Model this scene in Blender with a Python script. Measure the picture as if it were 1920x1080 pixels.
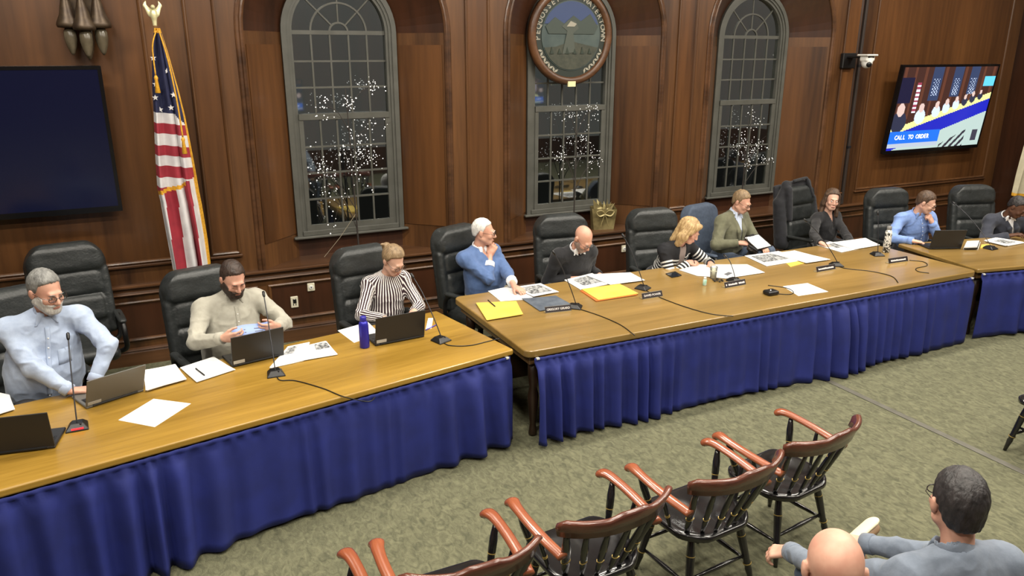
import bpy, bmesh, math, random
import numpy as np
from mathutils import Vector, Matrix
from mathutils.bvhtree import BVHTree
R = math.radians
for o in list(bpy.data.objects): bpy.data.objects.remove(o)
SC = bpy.context.scene
COL = SC.collection
# ---------------------------------------------------------------- camera
CAM_H, CAM_YAW, CAM_PITCH, FPX = 2.9, R(25.5), R(17.1), 1432.0
cd = bpy.data.cameras.new('camera'); cam = bpy.data.objects.new('camera', cd); COL.objects.link(cam)
cam.location = (0, 0, CAM_H); cam.rotation_euler = (R(90) - CAM_PITCH, 0, -CAM_YAW)
cd.sensor_width = 36.0; cd.lens = FPX / 1920.0 * 36.0; cd.clip_start = 0.05
SC.camera = cam
# ---------------------------------------------------------------- world (night outside), exposure
wd = bpy.data.worlds.new('night'); SC.world = wd; wd.use_nodes = True
wd.node_tree.nodes['Background'].inputs[0].default_value = (0.075, 0.076, 0.073, 1)
wd.node_tree.nodes['Background'].inputs[1].default_value = 1.0
vs = SC.view_settings; vs.view_transform = 'Standard'; vs.look = 'None'; vs.gamma = 1.0
vs.use_curve_mapping = False; vs.exposure = 0.1
CEIL = 5.0
LAMP_W = 95.0            # watts of each ceiling fixture
LAMP_COL = (1.0, 0.93, 0.82)
LAMPS = [(x, y) for x in (-1.2, 1.6, 4.4, 7.2, 10.0) for y in (0.6, 3.2, 5.6)]
def area_lamp(x, y, z, sx, sy, w):
    ld = bpy.data.lights.new('ceiling_light_lamp', 'AREA'); ld.shape = 'RECTANGLE'; ld.size = sx; ld.size_y = sy
    ld.energy = w; ld.color = LAMP_COL
    lo = bpy.data.objects.new('ceiling_light_lamp', ld); lo.location = (x, y, z); COL.objects.link(lo)
    return lo
CEILING_LAMPS = [area_lamp(x, y, CEIL - 0.115, 1.2, 0.3, LAMP_W) for x, y in LAMPS]

# ---------------------------------------------------------------- pixel -> place
def cam_ray(x, y):
    u, v = (x - 960) / FPX, (y - 540) / FPX
    c, q = math.cos(CAM_PITCH), math.sin(CAM_PITCH)
    a, b, z = u, c - v * q, -q - v * c
    return Vector((a * math.cos(CAM_YAW) + b * math.sin(CAM_YAW), -a * math.sin(CAM_YAW) + b * math.cos(CAM_YAW), z))
def at(x, y, z):                       # where the pixel's ray meets the level z
    r = cam_ray(x, y); t = (z - CAM_H) / r.z
    return Vector((r.x * t, r.y * t, z))
def atY(x, y, Y):                      # where it meets the vertical plane Y (parallel to the back wall)
    r = cam_ray(x, y); t = Y / r.y
    return Vector((r.x * t, Y, CAM_H + r.z * t))
# ---------------------------------------------------------------- helpers
def lin(r, g, b):
    f = lambda c: ((c / 255.0 + 0.055) / 1.055) ** 2.4 if c > 10 else c / 255.0 / 12.92
    return (f(r), f(g), f(b), 1.0)
MATS = {}
def mat(name, col, rough=0.6, metal=0.0, col2=None, scale=8.0, stretch=(1, 1, 1), detail=4.0, bump=0.0, bscale=None,
        emit=None, estr=0.0, coat=0.0, sheen=0.0, spec=0.5, distort=0.0, lo=0.35, hi=0.65, attr=None):
    if name in MATS: return MATS[name]
    m = bpy.data.materials.new(name); m.use_nodes = True; nt = m.node_tree; N = nt.nodes; L = nt.links
    b = N['Principled BSDF']; b.inputs['Base Color'].default_value = col; b.inputs['Roughness'].default_value = rough
    b.inputs['Metallic'].default_value = metal; b.inputs['Specular IOR Level'].default_value = spec
    if coat: b.inputs['Coat Weight'].default_value = coat; b.inputs['Coat Roughness'].default_value = 0.12
    if sheen: b.inputs['Sheen Weight'].default_value = sheen
    if emit: b.inputs['Emission Color'].default_value = emit; b.inputs['Emission Strength'].default_value = estr
    if col2 is not None or bump:
        tc = N.new('ShaderNodeTexCoord'); mp = N.new('ShaderNodeMapping'); mp.inputs['Scale'].default_value = stretch
        L.new(tc.outputs['Object'], mp.inputs[0])
        nz = N.new('ShaderNodeTexNoise'); nz.inputs['Scale'].default_value = scale; nz.inputs['Detail'].default_value = detail
        nz.inputs['Distortion'].default_value = distort
        L.new(mp.outputs[0], nz.inputs['Vector'])
        if col2 is not None:
            cr = N.new('ShaderNodeValToRGB'); cr.color_ramp.elements[0].color = col; cr.color_ramp.elements[1].color = col2
            cr.color_ramp.elements[0].position = lo; cr.color_ramp.elements[1].position = hi
            L.new(nz.outputs[0], cr.inputs[0]); L.new(cr.outputs[0], b.inputs['Base Color'])
        if bump:
            src = nz
            if bscale:
                src = N.new('ShaderNodeTexNoise'); src.inputs['Scale'].default_value = bscale; src.inputs['Detail'].default_value = 3.0
                L.new(mp.outputs[0], src.inputs['Vector'])
            bp = N.new('ShaderNodeBump'); bp.inputs['Strength'].default_value = bump; bp.inputs['Distance'].default_value = 0.01
            L.new(src.outputs[0], bp.inputs['Height']); L.new(bp.outputs[0], b.inputs['Normal'])
    MATS[name] = m
    return m
def wood(name, dark, light, axis='Z', scale=3.0, rough=0.38, coat=0.0, along=0.06, bump=0.06):
    """grain: noise stretched along one axis, crossed with a finer pore noise"""
    if name in MATS: return MATS[name]
    m = bpy.data.materials.new(name); m.use_nodes = True; N = m.node_tree.nodes; L = m.node_tree.links
    b = N['Principled BSDF']; b.inputs['Roughness'].default_value = rough
    if coat: b.inputs['Coat Weight'].default_value = coat; b.inputs['Coat Roughness'].default_value = 0.15
    tc = N.new('ShaderNodeTexCoord'); mp = N.new('ShaderNodeMapping')
    s = [1, 1, 1]; s['XYZ'.index(axis)] = along; mp.inputs['Scale'].default_value = s
    L.new(tc.outputs['Object'], mp.inputs[0])
    n1 = N.new('ShaderNodeTexNoise'); n1.inputs['Scale'].default_value = scale; n1.inputs['Detail'].default_value = 5; n1.inputs['Distortion'].default_value = 0.6
    n2 = N.new('ShaderNodeTexNoise'); n2.inputs['Scale'].default_value = scale * 14; n2.inputs['Detail'].default_value = 3
    L.new(mp.outputs[0], n1.inputs['Vector']); L.new(mp.outputs[0], n2.inputs['Vector'])
    mx = N.new('ShaderNodeMath'); mx.operation = 'MULTIPLY_ADD'; mx.inputs[1].default_value = 0.35; 
    L.new(n2.outputs[0], mx.inputs[0]); L.new(n1.outputs[0], mx.inputs[2])
    cr = N.new('ShaderNodeValToRGB'); cr.color_ramp.elements[0].position = 0.45; cr.color_ramp.elements[1].position = 0.9
    cr.color_ramp.elements[0].color = dark; cr.color_ramp.elements[1].color = light
    L.new(mx.outputs[0], cr.inputs[0]); L.new(cr.outputs[0], b.inputs['Base Color'])
    bp = N.new('ShaderNodeBump'); bp.inputs['Strength'].default_value = bump; bp.inputs['Distance'].default_value = 0.005
    L.new(n2.outputs[0], bp.inputs['Height']); L.new(bp.outputs[0], b.inputs['Normal'])
    MATS[name] = m
    return m
def tag(o, label=None, cat=None, group=None, kind=None):
    if label: o['label'] = label
    if cat: o['category'] = cat
    if group: o['group'] = group
    if kind: o['kind'] = kind
    return o
def thing(name, label, cat, loc=(0, 0, 0), rotz=0.0, group=None):
    o = bpy.data.objects.new(name, None); COL.objects.link(o); o.location = loc; o.rotation_euler = (0, 0, rotz)
    o.empty_display_size = 0.1
    return tag(o, label, cat, group)
def copy_tree(o, parent=None):
    c = o.copy(); COL.objects.link(c)
    if parent is not None: c.parent = parent
    for ch in list(o.children): copy_tree(ch, c)
    return c
def link_mesh(name, me, m=None, parent=None, loc=(0, 0, 0), smooth=False):
    o = bpy.data.objects.new(name, me); COL.objects.link(o); o.location = loc
    if parent is not None: o.parent = parent
    if m is not None:
        if not me.materials: me.materials.append(m)
    if smooth:
        me.polygons.foreach_set('use_smooth', [True] * len(me.polygons))
    return o
class MB:
    def __init__(s): s.v = []; s.f = []
    def add(s, vs, fs):
        n = len(s.v); s.v += [tuple(v) for v in vs]; s.f += [tuple(i + n for i in f) for f in fs]; return s
    def box(s, lo, hi, M=None):
        (a, b, c), (d, e, f) = lo, hi
        vs = [(a, b, c), (d, b, c), (d, e, c), (a, e, c), (a, b, f), (d, b, f), (d, e, f), (a, e, f)]
        if M is not None: vs = [tuple(M @ Vector(v)) for v in vs]
        return s.add(vs, [(0, 3, 2, 1), (4, 5, 6, 7), (0, 1, 5, 4), (1, 2, 6, 5), (2, 3, 7, 6), (3, 0, 4, 7)])
    def tube(s, path, r, n=8, closed=False, flat=None, caps=True, up=None):
        """sweep a circle (radius number or list); flat=(factor) squashes along the local binormal"""
        P = [Vector(p) for p in path]; k = len(P)
        rr = r if isinstance(r, (list, tuple)) else [r] * k
        T = []
        for i in range(k):
            if closed: t = P[(i + 1) % k] - P[i - 1]
            else: t = P[min(i + 1, k - 1)] - P[max(i - 1, 0)]
            T.append(t.normalized() if t.length > 1e-9 else Vector((0, 0, 1)))
        ref = Vector(up) if up is not None else (Vector((0, 0, 1)) if abs(T[0].z) < 0.9 else Vector((1, 0, 0)))
        nrm = (ref - T[0] * ref.dot(T[0])).normalized()
        vs = []; base = len(s.v)
        for i in range(k):
            if i: nrm = nrm - T[i] * nrm.dot(T[i])
            if up is not None:
                w = ref - T[i] * ref.dot(T[i]); nrm = w if w.length > 1e-6 else nrm
            nrm.normalize(); bn = T[i].cross(nrm)
            for j in range(n):
                a = 2 * math.pi * j / n
                fl = flat if flat else 1.0
                vs.append(P[i] + nrm * (math.cos(a) * rr[i] * fl) + bn * (math.sin(a) * rr[i]))
        fs = []
        for i in range(k if closed else k - 1):
            for j in range(n):
                a, b = i * n + j, i * n + (j + 1) % n
                c, d = ((i + 1) % k) * n + (j + 1) % n, ((i + 1) % k) * n + j
                fs.append((a, b, c, d))
        if caps and not closed:
            fs.append(tuple(reversed(range(n)))); fs.append(tuple(range((k - 1) * n, k * n)))
        return s.add(vs, fs)
    def cyl(s, a, b, ra, rb=None, n=12): return s.tube([a, b], [ra, ra if rb is None else rb], n)
    def lathe(s, prof, n=16, o=(0, 0, 0), M=None):
        """profile [(r, z)] about the z axis"""
        vs = []
        for r, z in prof:
            for j in range(n):
                a = 2 * math.pi * j / n; v = Vector((r * math.cos(a), r * math.sin(a), z))
                if M is not None: v = M @ v
                vs.append(v + Vector(o))
        fs = []
        for i in range(len(prof) - 1):
            for j in range(n):
                fs.append((i * n + j, i * n + (j + 1) % n, (i + 1) * n + (j + 1) % n, (i + 1) * n + j))
        fs.append(tuple(reversed(range(n)))); fs.append(tuple(range((len(prof) - 1) * n, len(prof) * n)))
        return s.add(vs, fs)
    def sweep(s, path, prof, frame, closed=False):
        """profile [(a, b)] placed at each path point with frame(i) -> (A, B) vectors"""
        k, n = len(path), len(prof); vs = []
        for i, p in enumerate(path):
            A, B = frame(i)
            for a, b in prof: vs.append(Vector(p) + A * a + B * b)
        fs = []
        for i in range(k if closed else k - 1):
            for j in range(n):
                fs.append((i * n + j, i * n + (j + 1) % n, ((i + 1) % k) * n + (j + 1) % n, ((i + 1) % k) * n + j))
        if not closed:
            fs.append(tuple(reversed(range(n)))); fs.append(tuple(range((k - 1) * n, k * n)))
        return s.add(vs, fs)
    def prism(s, poly, h, M=None):
        """2-D polygon in x,y pushed from z=0 to z=h"""
        n = len(poly); vs = [Vector((x, y, 0)) for x, y in poly] + [Vector((x, y, h)) for x, y in poly]
        if M is not None: vs = [M @ v for v in vs]
        fs = [tuple(reversed(range(n))), tuple(range(n, 2 * n))] + [(i, (i + 1) % n, n + (i + 1) % n, n + i) for i in range(n)]
        return s.add(vs, fs)
    def ball(s, c, r, n=10, m=6, sc=(1, 1, 1)):
        prof = [(max(1e-4, r * math.sin(math.pi * i / m)), -r * math.cos(math.pi * i / m)) for i in range(m + 1)]
        M = Matrix.Diagonal((sc[0], sc[1], sc[2]))
        return s.lathe(prof, n, c, M)
    def mesh(s, name, bevel=0.0, smooth=False, seg=1):
        me = bpy.data.meshes.new(name); me.from_pydata(s.v, [], s.f); me.update()
        bm = bmesh.new(); bm.from_mesh(me)
        bmesh.ops.recalc_face_normals(bm, faces=bm.faces)
        if bevel:
            es = [e for e in bm.edges if len(e.link_faces) == 2 and e.calc_face_angle(0) > 0.6]
            bmesh.ops.bevel(bm, geom=es, offset=bevel, segments=seg, affect='EDGES', profile=0.5, clamp_overlap=True)
        bm.to_mesh(me); bm.free()
        if smooth: me.polygons.foreach_set('use_smooth', [True] * len(me.polygons))
        return me
    def build(s, name, m, parent=None, bevel=0.0, smooth=False, loc=(0, 0, 0), seg=1):
        return link_mesh(name, s.mesh(name, bevel, smooth, seg), m, parent, loc)
def struct(o): o['kind'] = 'structure'; return o
def text_mesh(body, size, depth=0.0006, align='CENTER', bold=False):
    cu = bpy.data.curves.new('t', 'FONT'); cu.body = body; cu.size = size; cu.extrude = depth; cu.align_x = align; cu.align_y = 'CENTER'
    cu.resolution_u = 2
    if bold: cu.offset = size * 0.02
    ob = bpy.data.objects.new('t', cu); COL.objects.link(ob)
    dg = bpy.context.evaluated_depsgraph_get(); me = bpy.data.meshes.new_from_object(ob.evaluated_get(dg))
    bpy.data.objects.remove(ob); me.name = 'lettering'
    return me
def smooth_path(pts, n=8):
    """Catmull-Rom through the points"""
    P = [Vector(p) for p in pts]; out = []
    for i in range(len(P) - 1):
        a, b, c, d = P[max(i - 1, 0)], P[i], P[i + 1], P[min(i + 2, len(P) - 1)]
        for k in range(n):
            t = k / n
            out.append(0.5 * ((2 * b) + (c - a) * t + (2 * a - 5 * b + 4 * c - d) * t * t + (3 * b - a - 3 * c + d) * t ** 3))
    out.append(P[-1]); return out
# ---------------------------------------------------------------- smooth solids from distance fields
def vnoise(P, f, seed=0):
    p = P * f; i = np.floor(p).astype(np.int64); u = p - i; u = u * u * (3 - 2 * u)
    def h(a, b, c):
        n = (a * 374761393 + b * 668265263 + c * 1274126177 + seed * 974634777) & 0x7fffffff
        n = ((n ^ (n >> 13)) * 1103515245) & 0x7fffffff
        return ((n ^ (n >> 16)) & 0xffff) / 32768.0 - 1.0
    r = 0
    for dx in (0, 1):
        for dy in (0, 1):
            for dz in (0, 1):
                w = (u[:, 0] if dx else 1 - u[:, 0]) * (u[:, 1] if dy else 1 - u[:, 1]) * (u[:, 2] if dz else 1 - u[:, 2])
                r = r + w * h(i[:, 0] + dx, i[:, 1] + dy, i[:, 2] + dz)
    return r
def A3(v): return np.array([v[0], v[1], v[2]], np.float32)
class Cone:                                     # round cone a->b; sq=(axis, factor) flattens the section; flat: cut square at b
    def __init__(s, a, b, ra, rb=None, sq=None, flat=False):
        s.a, s.b, s.ra, s.rb, s.sq, s.flat = A3(a), A3(b), ra, (ra if rb is None else rb), sq, flat
        m = max(s.ra, s.rb) * (max(1.0, sq[1]) if sq else 1.0)
        s.lo, s.hi = np.minimum(s.a, s.b) - m, np.maximum(s.a, s.b) + m
    def __call__(s, p):
        ab = s.b - s.a; l2 = float(ab @ ab) + 1e-12
        tu = ((p - s.a) @ ab) / l2; t = np.clip(tu, 0, 1)
        q = p - s.a - t[..., None] * ab
        if s.sq:
            n = A3(s.sq[0]); n = n / np.linalg.norm(n); qn = q @ n
            q = q + n * (qn / s.sq[1] - qn)[..., None]
        d = np.sqrt((q * q).sum(-1)) - (s.ra + (s.rb - s.ra) * t)
        if s.flat: d = np.maximum(d, (tu - 1) * math.sqrt(l2))
        return d
class Ell:                                      # ellipsoid with frame rows
    def __init__(s, c, r, M=None):
        s.c, s.r = A3(c), A3(r); s.M = np.eye(3, dtype=np.float32) if M is None else np.array(M, np.float32)
        e = np.abs(s.M.T) @ s.r; s.lo, s.hi = s.c - e, s.c + e
    def __call__(s, p):
        q = (p - s.c) @ s.M.T
        k0 = np.sqrt(((q / s.r) ** 2).sum(-1)); k1 = np.sqrt(((q / (s.r * s.r)) ** 2).sum(-1)) + 1e-9
        return k0 * (k0 - 1) / k1
class Box:                                      # rounded box with frame rows
    def __init__(s, c, h, rad=0.0, M=None):
        s.c, s.h, s.rad = A3(c), A3(h), rad; s.M = np.eye(3, dtype=np.float32) if M is None else np.array(M, np.float32)
        e = np.abs(s.M.T) @ s.h; s.lo, s.hi = s.c - e, s.c + e
    def __call__(s, p):
        q = np.abs((p - s.c) @ s.M.T) - (s.h - s.rad)
        return np.sqrt((np.maximum(q, 0) ** 2).sum(-1)) + np.minimum(q.max(-1), 0) - s.rad
class Fn:                                       # any function of points with a bounding box
    def __init__(s, f, lo, hi): s.f, s.lo, s.hi = f, A3(lo), A3(hi)
    def __call__(s, p): return s.f(p)
class Field:
    def __init__(s, prims, h, pad=0.03):
        """prims: list of (op, prim, k); op '+', '-', '&'"""
        lo = np.min([q.lo for op, q, k in prims if op == '+'], 0) - pad; hi = np.max([q.hi for op, q, k in prims if op == '+'], 0) + pad
        s.h, s.lo = h, lo; s.n = np.ceil((hi - lo) / h).astype(int) + 1
        s.v = np.full(s.n, 1.0, np.float32)
        for op, q, k in prims: s.put(op, q, k)
    def put(s, op, q, k):
        m = k + 4 * s.h
        i0 = np.clip(np.floor((q.lo - m - s.lo) / s.h).astype(int), 0, s.n); i1 = np.clip(np.ceil((q.hi + m - s.lo) / s.h).astype(int) + 1, 0, s.n)
        if op == '&': i0, i1 = np.zeros(3, int), s.n
        if (i1 <= i0).any(): return
        ax = [s.lo[d] + s.h * np.arange(i0[d], i1[d], dtype=np.float32) for d in range(3)]
        p = np.stack(np.meshgrid(*ax, indexing='ij'), -1).astype(np.float32)
        d = q(p).astype(np.float32); sl = tuple(slice(i0[k_], i1[k_]) for k_ in range(3)); v = s.v[sl]
        if op == '+':
            if k > 0: hh = np.clip(0.5 + 0.5 * (v - d) / k, 0, 1); s.v[sl] = v + (d - v) * hh - k * hh * (1 - hh)
            else: s.v[sl] = np.minimum(v, d)
        else:
            e = -d if op == '-' else d
            if k > 0: hh = np.clip(0.5 - 0.5 * (v - e) / k, 0, 1); s.v[sl] = v + (e - v) * hh + k * hh * (1 - hh)
            else: s.v[sl] = np.maximum(v, e)
    def surface(s):
        v = s.v; n = np.array(v.shape); neg = v < 0
        c = np.zeros(n - 1, np.int8)
        offs = [(i, j, k) for i in (0, 1) for j in (0, 1) for k in (0, 1)]
        for i, j, k in offs: c += neg[i:n[0] - 1 + i, j:n[1] - 1 + j, k:n[2] - 1 + k]
        act = np.argwhere((c > 0) & (c < 8)); idx = np.full(n - 1, -1, np.int32); idx[tuple(act.T)] = np.arange(len(act))
        acc = np.zeros((len(act), 3)); cnt = np.zeros(len(act))
        for i, j, k in offs:
            for ax in range(3):
                o0 = np.array((i, j, k))
                if o0[ax]: continue
                o1 = o0.copy(); o1[ax] = 1
                a = v[tuple((act + o0).T)]; b = v[tuple((act + o1).T)]; m = (a < 0) != (b < 0)
                t = np.where(m, a / np.where(m, a - b, 1), 0)
                pos = o0[None, :] + np.zeros((len(act), 3)); pos[:, ax] = t
                acc[m] += pos[m]; cnt[m] += 1
        V = (act + acc / np.maximum(cnt, 1)[:, None]) * s.h + s.lo
        Q = []
        for ax in range(3):
            u, w = (ax + 1) % 3, (ax + 2) % 3
            sa = [slice(None)] * 3; sb = [slice(None)] * 3
            sa[ax] = slice(0, -1); sb[ax] = slice(1, None)
            a, b = neg[tuple(sa)], neg[tuple(sb)]
            e = np.argwhere(a != b); e = e[(e[:, u] > 0) & (e[:, w] > 0) & (e[:, u] < n[u] - 1) & (e[:, w] < n[w] - 1)]
            du = np.zeros(3, int); du[u] = 1; dw = np.zeros(3, int); dw[w] = 1
            q = np.stack([idx[tuple((e - du - dw).T)], idx[tuple((e - dw).T)], idx[tuple(e.T)], idx[tuple((e - du).T)]], 1)
            fl = ~a[tuple(e.T)]; q[fl] = q[fl][:, ::-1]
            Q.append(q)
        Q = np.concatenate(Q); Q = Q[(Q >= 0).all(1)]
        return V, Q
def grid_mesh(name, V, Q, smooth=True):
    me = bpy.data.meshes.new(name)
    me.vertices.add(len(V)); me.vertices.foreach_set('co', np.asarray(V, np.float32).ravel())
    me.loops.add(Q.size); me.loops.foreach_set('vertex_index', Q.astype(np.int32).ravel())
    me.polygons.add(len(Q)); me.polygons.foreach_set('loop_start', np.arange(0, Q.size, 4, dtype=np.int32))
    me.update(calc_edges=True); me.validate()
    if smooth: me.polygons.foreach_set('use_smooth', np.ones(len(me.polygons), bool))
    return me
def solid(name, prims, h, m, parent=None, loc=(0, 0, 0), wrinkle=None, relax=1, attr=None):
    """distance-field solid as one mesh; prims in the parent's own axes"""
    V, Q = Field(prims, h).surface()
    for _ in range(relax):                       # one pass of Laplacian smoothing
        acc = np.zeros_like(V); cnt = np.zeros(len(V))
        for a, b in ((0, 1), (1, 2), (2, 3), (3, 0)):
            np.add.at(acc, Q[:, a], V[Q[:, b]]); np.add.at(cnt, Q[:, a], 1)
        V = 0.4 * V + 0.6 * acc / np.maximum(cnt, 1)[:, None]
    me = grid_mesh(name, V, Q)
    if wrinkle:
        N = np.zeros(len(me.vertices) * 3, np.float32); me.vertex_normals.foreach_get('vector', N); N = N.reshape(-1, 3)
        d = wrinkle(V); me.vertices.foreach_set('co', (V + N * d[:, None]).astype(np.float32).ravel()); me.update()
    if attr:
        for k, fn in attr.items():
            a = me.attributes.new(k, 'FLOAT', 'POINT'); a.data.foreach_set('value', fn(V).astype(np.float32))
    return link_mesh(name, me, m, parent, loc)
# ---------------------------------------------------------------- materials of the room
WOOD = wood('walnut panelling', lin(50, 30, 16), lin(104, 69, 38), 'Z', 2.2, 0.36, 0.15)
WOODX = wood('walnut rail', lin(54, 34, 20), lin(98, 66, 42), 'X', 2.6, 0.32, 0.25)
WOODP = wood('walnut panel field', lin(48, 28, 14), lin(104, 67, 35), 'Z', 1.4, 0.34, 0.2)
WOODD = wood('walnut dado', lin(40, 22, 12), lin(70, 40, 23), 'Z', 1.6, 0.36, 0.15)
GREYP = mat('grey green window paint', lin(84, 84, 78), 0.45, col2=lin(75, 75, 69), scale=6)
BLACKM = mat('black plastic', lin(14, 14, 15), 0.42)
STEEL = mat('dark steel', lin(52, 52, 55), 0.38, 0.6)
CARPET = mat('olive grey carpet', lin(74, 75, 56), 0.97, col2=lin(110, 109, 84), scale=26, detail=6, bump=0.7, bscale=160, lo=0.3, hi=0.7, distort=1.2, stretch=(1, 0.55, 1))
PLASTER = mat('ceiling plaster', lin(205, 200, 188), 0.9, col2=lin(196, 190, 178), scale=3)
def glass_mat():
    m = bpy.data.materials.new('window glass'); m.use_nodes = True; N = m.node_tree.nodes; L = m.node_tree.links
    N.remove(N['Principled BSDF'])
    g = N.new('ShaderNodeBsdfGlossy'); g.inputs['Roughness'].default_value = 0.03; g.inputs['Color'].default_value = (0.95, 0.97, 1, 1)
    t = N.new('ShaderNodeBsdfTransparent'); t.inputs['Color'].default_value = (0.82, 0.86, 0.84, 1)
    fr = N.new('ShaderNodeLayerWeight'); fr.inputs['Blend'].default_value = 0.5
    pw = N.new('ShaderNodeMath'); pw.operation = 'POWER'; pw.inputs[1].default_value = 3.0; L.new(fr.outputs['Facing'], pw.inputs[0])
    ma = N.new('ShaderNodeMath'); ma.operation = 'MULTIPLY_ADD'; ma.inputs[1].default_value = 0.7; ma.inputs[2].default_value = 0.15; L.new(pw.outputs[0], ma.inputs[0])
    mx = N.new('ShaderNodeMixShader'); L.new(ma.outputs[0], mx.inputs[0]); L.new(t.outputs[0], mx.inputs[1]); L.new(g.outputs[0], mx.inputs[2])
    L.new(mx.outputs[0], N['Material Output'].inputs[0])
    return m
GLASS = glass_mat()
# ---------------------------------------------------------------- shell
X0, X1, Y0, YW = -3.6, 12.35, -2.4, 7.8
struct(MB().box((X0 - .3, Y0 - .3, -.12), (X1 + .3, YW + .1, 0)).build('floor', CARPET))
struct(MB().box((X0 - .3, Y0 - .3, CEIL), (X1 + .3, YW + .6, CEIL + .12)).build('ceiling', PLASTER))
struct(MB().box((X0 - .15, Y0, 0), (X0, YW, CEIL)).build('wall_left', WOODD))
struct(MB().box((X1, Y0, 0), (X1 + .15, YW, CEIL)).build('wall_right', WOODD))
struct(MB().box((X0, Y0 - .15, 0), (X1, Y0, CEIL)).build('wall_front', WOODD))
BAYS = (1.95, 4.68, 7.42)
OPEN, WIN, SPR, LEDGE, YB = 1.0, 0.58, 3.10, 0.80, 8.20      # half widths, spring line, ledge level, window plane
mb = MB()
def quad(mb, a, b, c, d): mb.add([a, b, c, d], [(0, 1, 2, 3)])
quad(mb, (X0, YW, 0), (X1, YW, 0), (X1, YW, LEDGE), (X0, YW, LEDGE))
edges = [X0] + [e for c in BAYS for e in (c - OPEN, c + OPEN)] + [X1]
for i in range(0, len(edges), 2):
    quad(mb, (edges[i], YW, LEDGE), (edges[i + 1], YW, LEDGE), (edges[i + 1], YW, CEIL), (edges[i], YW, CEIL))
NA = 32
for c in BAYS:
    for k in range(NA):
        a, b = math.pi * k / NA, math.pi * (k + 1) / NA
        xa, xb = c + OPEN * math.cos(a), c + OPEN * math.cos(b)
        quad(mb, (xb, YW, SPR + OPEN * math.sin(b)), (xa, YW, SPR + OPEN * math.sin(a)), (xa, YW, CEIL), (xb, YW, CEIL))
WALL = struct(mb.build('wall_back', WOOD))
def panel(x0, x1, z0, z1, m=WOODP, wall=WALL, ledge=True):
    """fielded panel: recessed field, moulded frame, small ledge under it"""
    MB().box((x0 + .012, YW - .004, z0 + .012), (x1 - .012, YW + .004, z1 - .012)).build('panel', m, wall)
    prof = [(0, 0), (0, .016), (.012, .024), (.024, .018), (.032, .006), (.032, 0)]
    cs = [Vector((x0, YW, z0)), Vector((x1, YW, z0)), Vector((x1, YW, z1)), Vector((x0, YW, z1))]
    ce = Vector(((x0 + x1) / 2, YW, (z0 + z1) / 2))
    def fr(i):
        d = cs[i] - ce; return Vector((-math.copysign(1, d.x), 0, -math.copysign(1, d.z))), Vector((0, -1, 0))
    MB().sweep(cs, prof, fr, True).build('panel_molding', WOOD, wall)
    if ledge:
        MB().box((x0 - .015, YW - .035, z0 - .03), (x1 + .015, YW, z0 - .004)).build('panel_ledge', WOODX, wall, bevel=.006)
ZP0, ZP1 = 1.0, 4.55
panel(-3.4, .13, ZP0, ZP1); panel(.46, .735, ZP0, ZP1)
for a, b in zip(BAYS[:-1], BAYS[1:]):
    m = (a + b) / 2; panel(m - .14, m + .14, ZP0, ZP1)
panel(8.65, 8.93, ZP0, ZP1); panel(9.22, 12.1, ZP0, ZP1)
for x0, x1 in ((-3.4, -1.3), (-1.2, .86), (.96, 2.95), (3.05, 4.62), (4.74, 6.32), (6.42, 8.4), (8.5, 10.4), (10.5, 12.2)):
    panel(x0, x1, .24, .64, WOODD, ledge=False)
# chair rail, baseboard
def rail(name, prof, x0, x1, m=WOODX):
    def fr(i): return Vector((0, -1, 0)), Vector((0, 0, 1))
    return struct(MB().sweep([(x0, YW, 0), (x1, YW, 0)], prof, fr).build(name, m))
rail('trim_1', [(0, .70), (.03, .70), (.042, .712), (.03, .724), (.022, .735), (.022, .762), (.05, .772), (.066, .786), (.066, .80), (.058, .806), (0, .806)], X0, X1)
rail('baseboard_back', [(0, 0), (.03, 0), (.03, .125), (.024, .14), (.036, .15), (.03, .165), (0, .17)], X0, X1)
def arch_path(c, hw, y, z0, n=28):
    p = [(c + hw, y, z0), (c + hw, y, (z0 + SPR) / 2)] + [(c + hw * math.cos(math.pi * k / n), y, SPR + hw * math.sin(math.pi * k / n)) for k in range(n + 1)]
    return p + [(c - hw, y, (z0 + SPR) / 2), (c - hw, y, z0)]
def arch_frame(c, path):
    def fr(i):
        p = path[i]
        d = Vector((p[0] - c, 0, p[2] - SPR)) if p[2] > SPR else Vector((1 if p[0] > c else -1, 0, 0))
        return d.normalized(), Vector((0, -1, 0))
    return fr
PANE_CACHE = {}
def pane(parent, x0, x1, z0, z1, y):
    key = (round(x1 - x0, 4), round(z1 - z0, 4))
    if key not in PANE_CACHE:
        PANE_CACHE[key] = MB().box((-key[0] / 2, -.002, -key[1] / 2), (key[0] / 2, .002, key[1] / 2)).mesh('pane')
    return link_mesh('pane', PANE_CACHE[key], GLASS, parent, ((x0 + x1) / 2, y, (z0 + z1) / 2))
def sector(parent, c, r0, r1, a0, a1, y):
    n = 8; pts = [(r1 * math.cos(a0 + (a1 - a0) * k / n), r1 * math.sin(a0 + (a1 - a0) * k / n)) for k in range(n + 1)]
    pts += [(r0 * math.cos(a1 + (a0 - a1) * k / n), r0 * math.sin(a1 + (a0 - a1) * k / n)) for k in range(n + 1)] if r0 > 0 else []
    M = Matrix.Translation((c, y, SPR)) @ Matrix(((1, 0, 0, 0), (0, 0, -1, 0), (0, 1, 0, 0), (0, 0, 0, 1)))
    MB().prism(pts, .004, M).build('pane', GLASS, parent)
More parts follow.
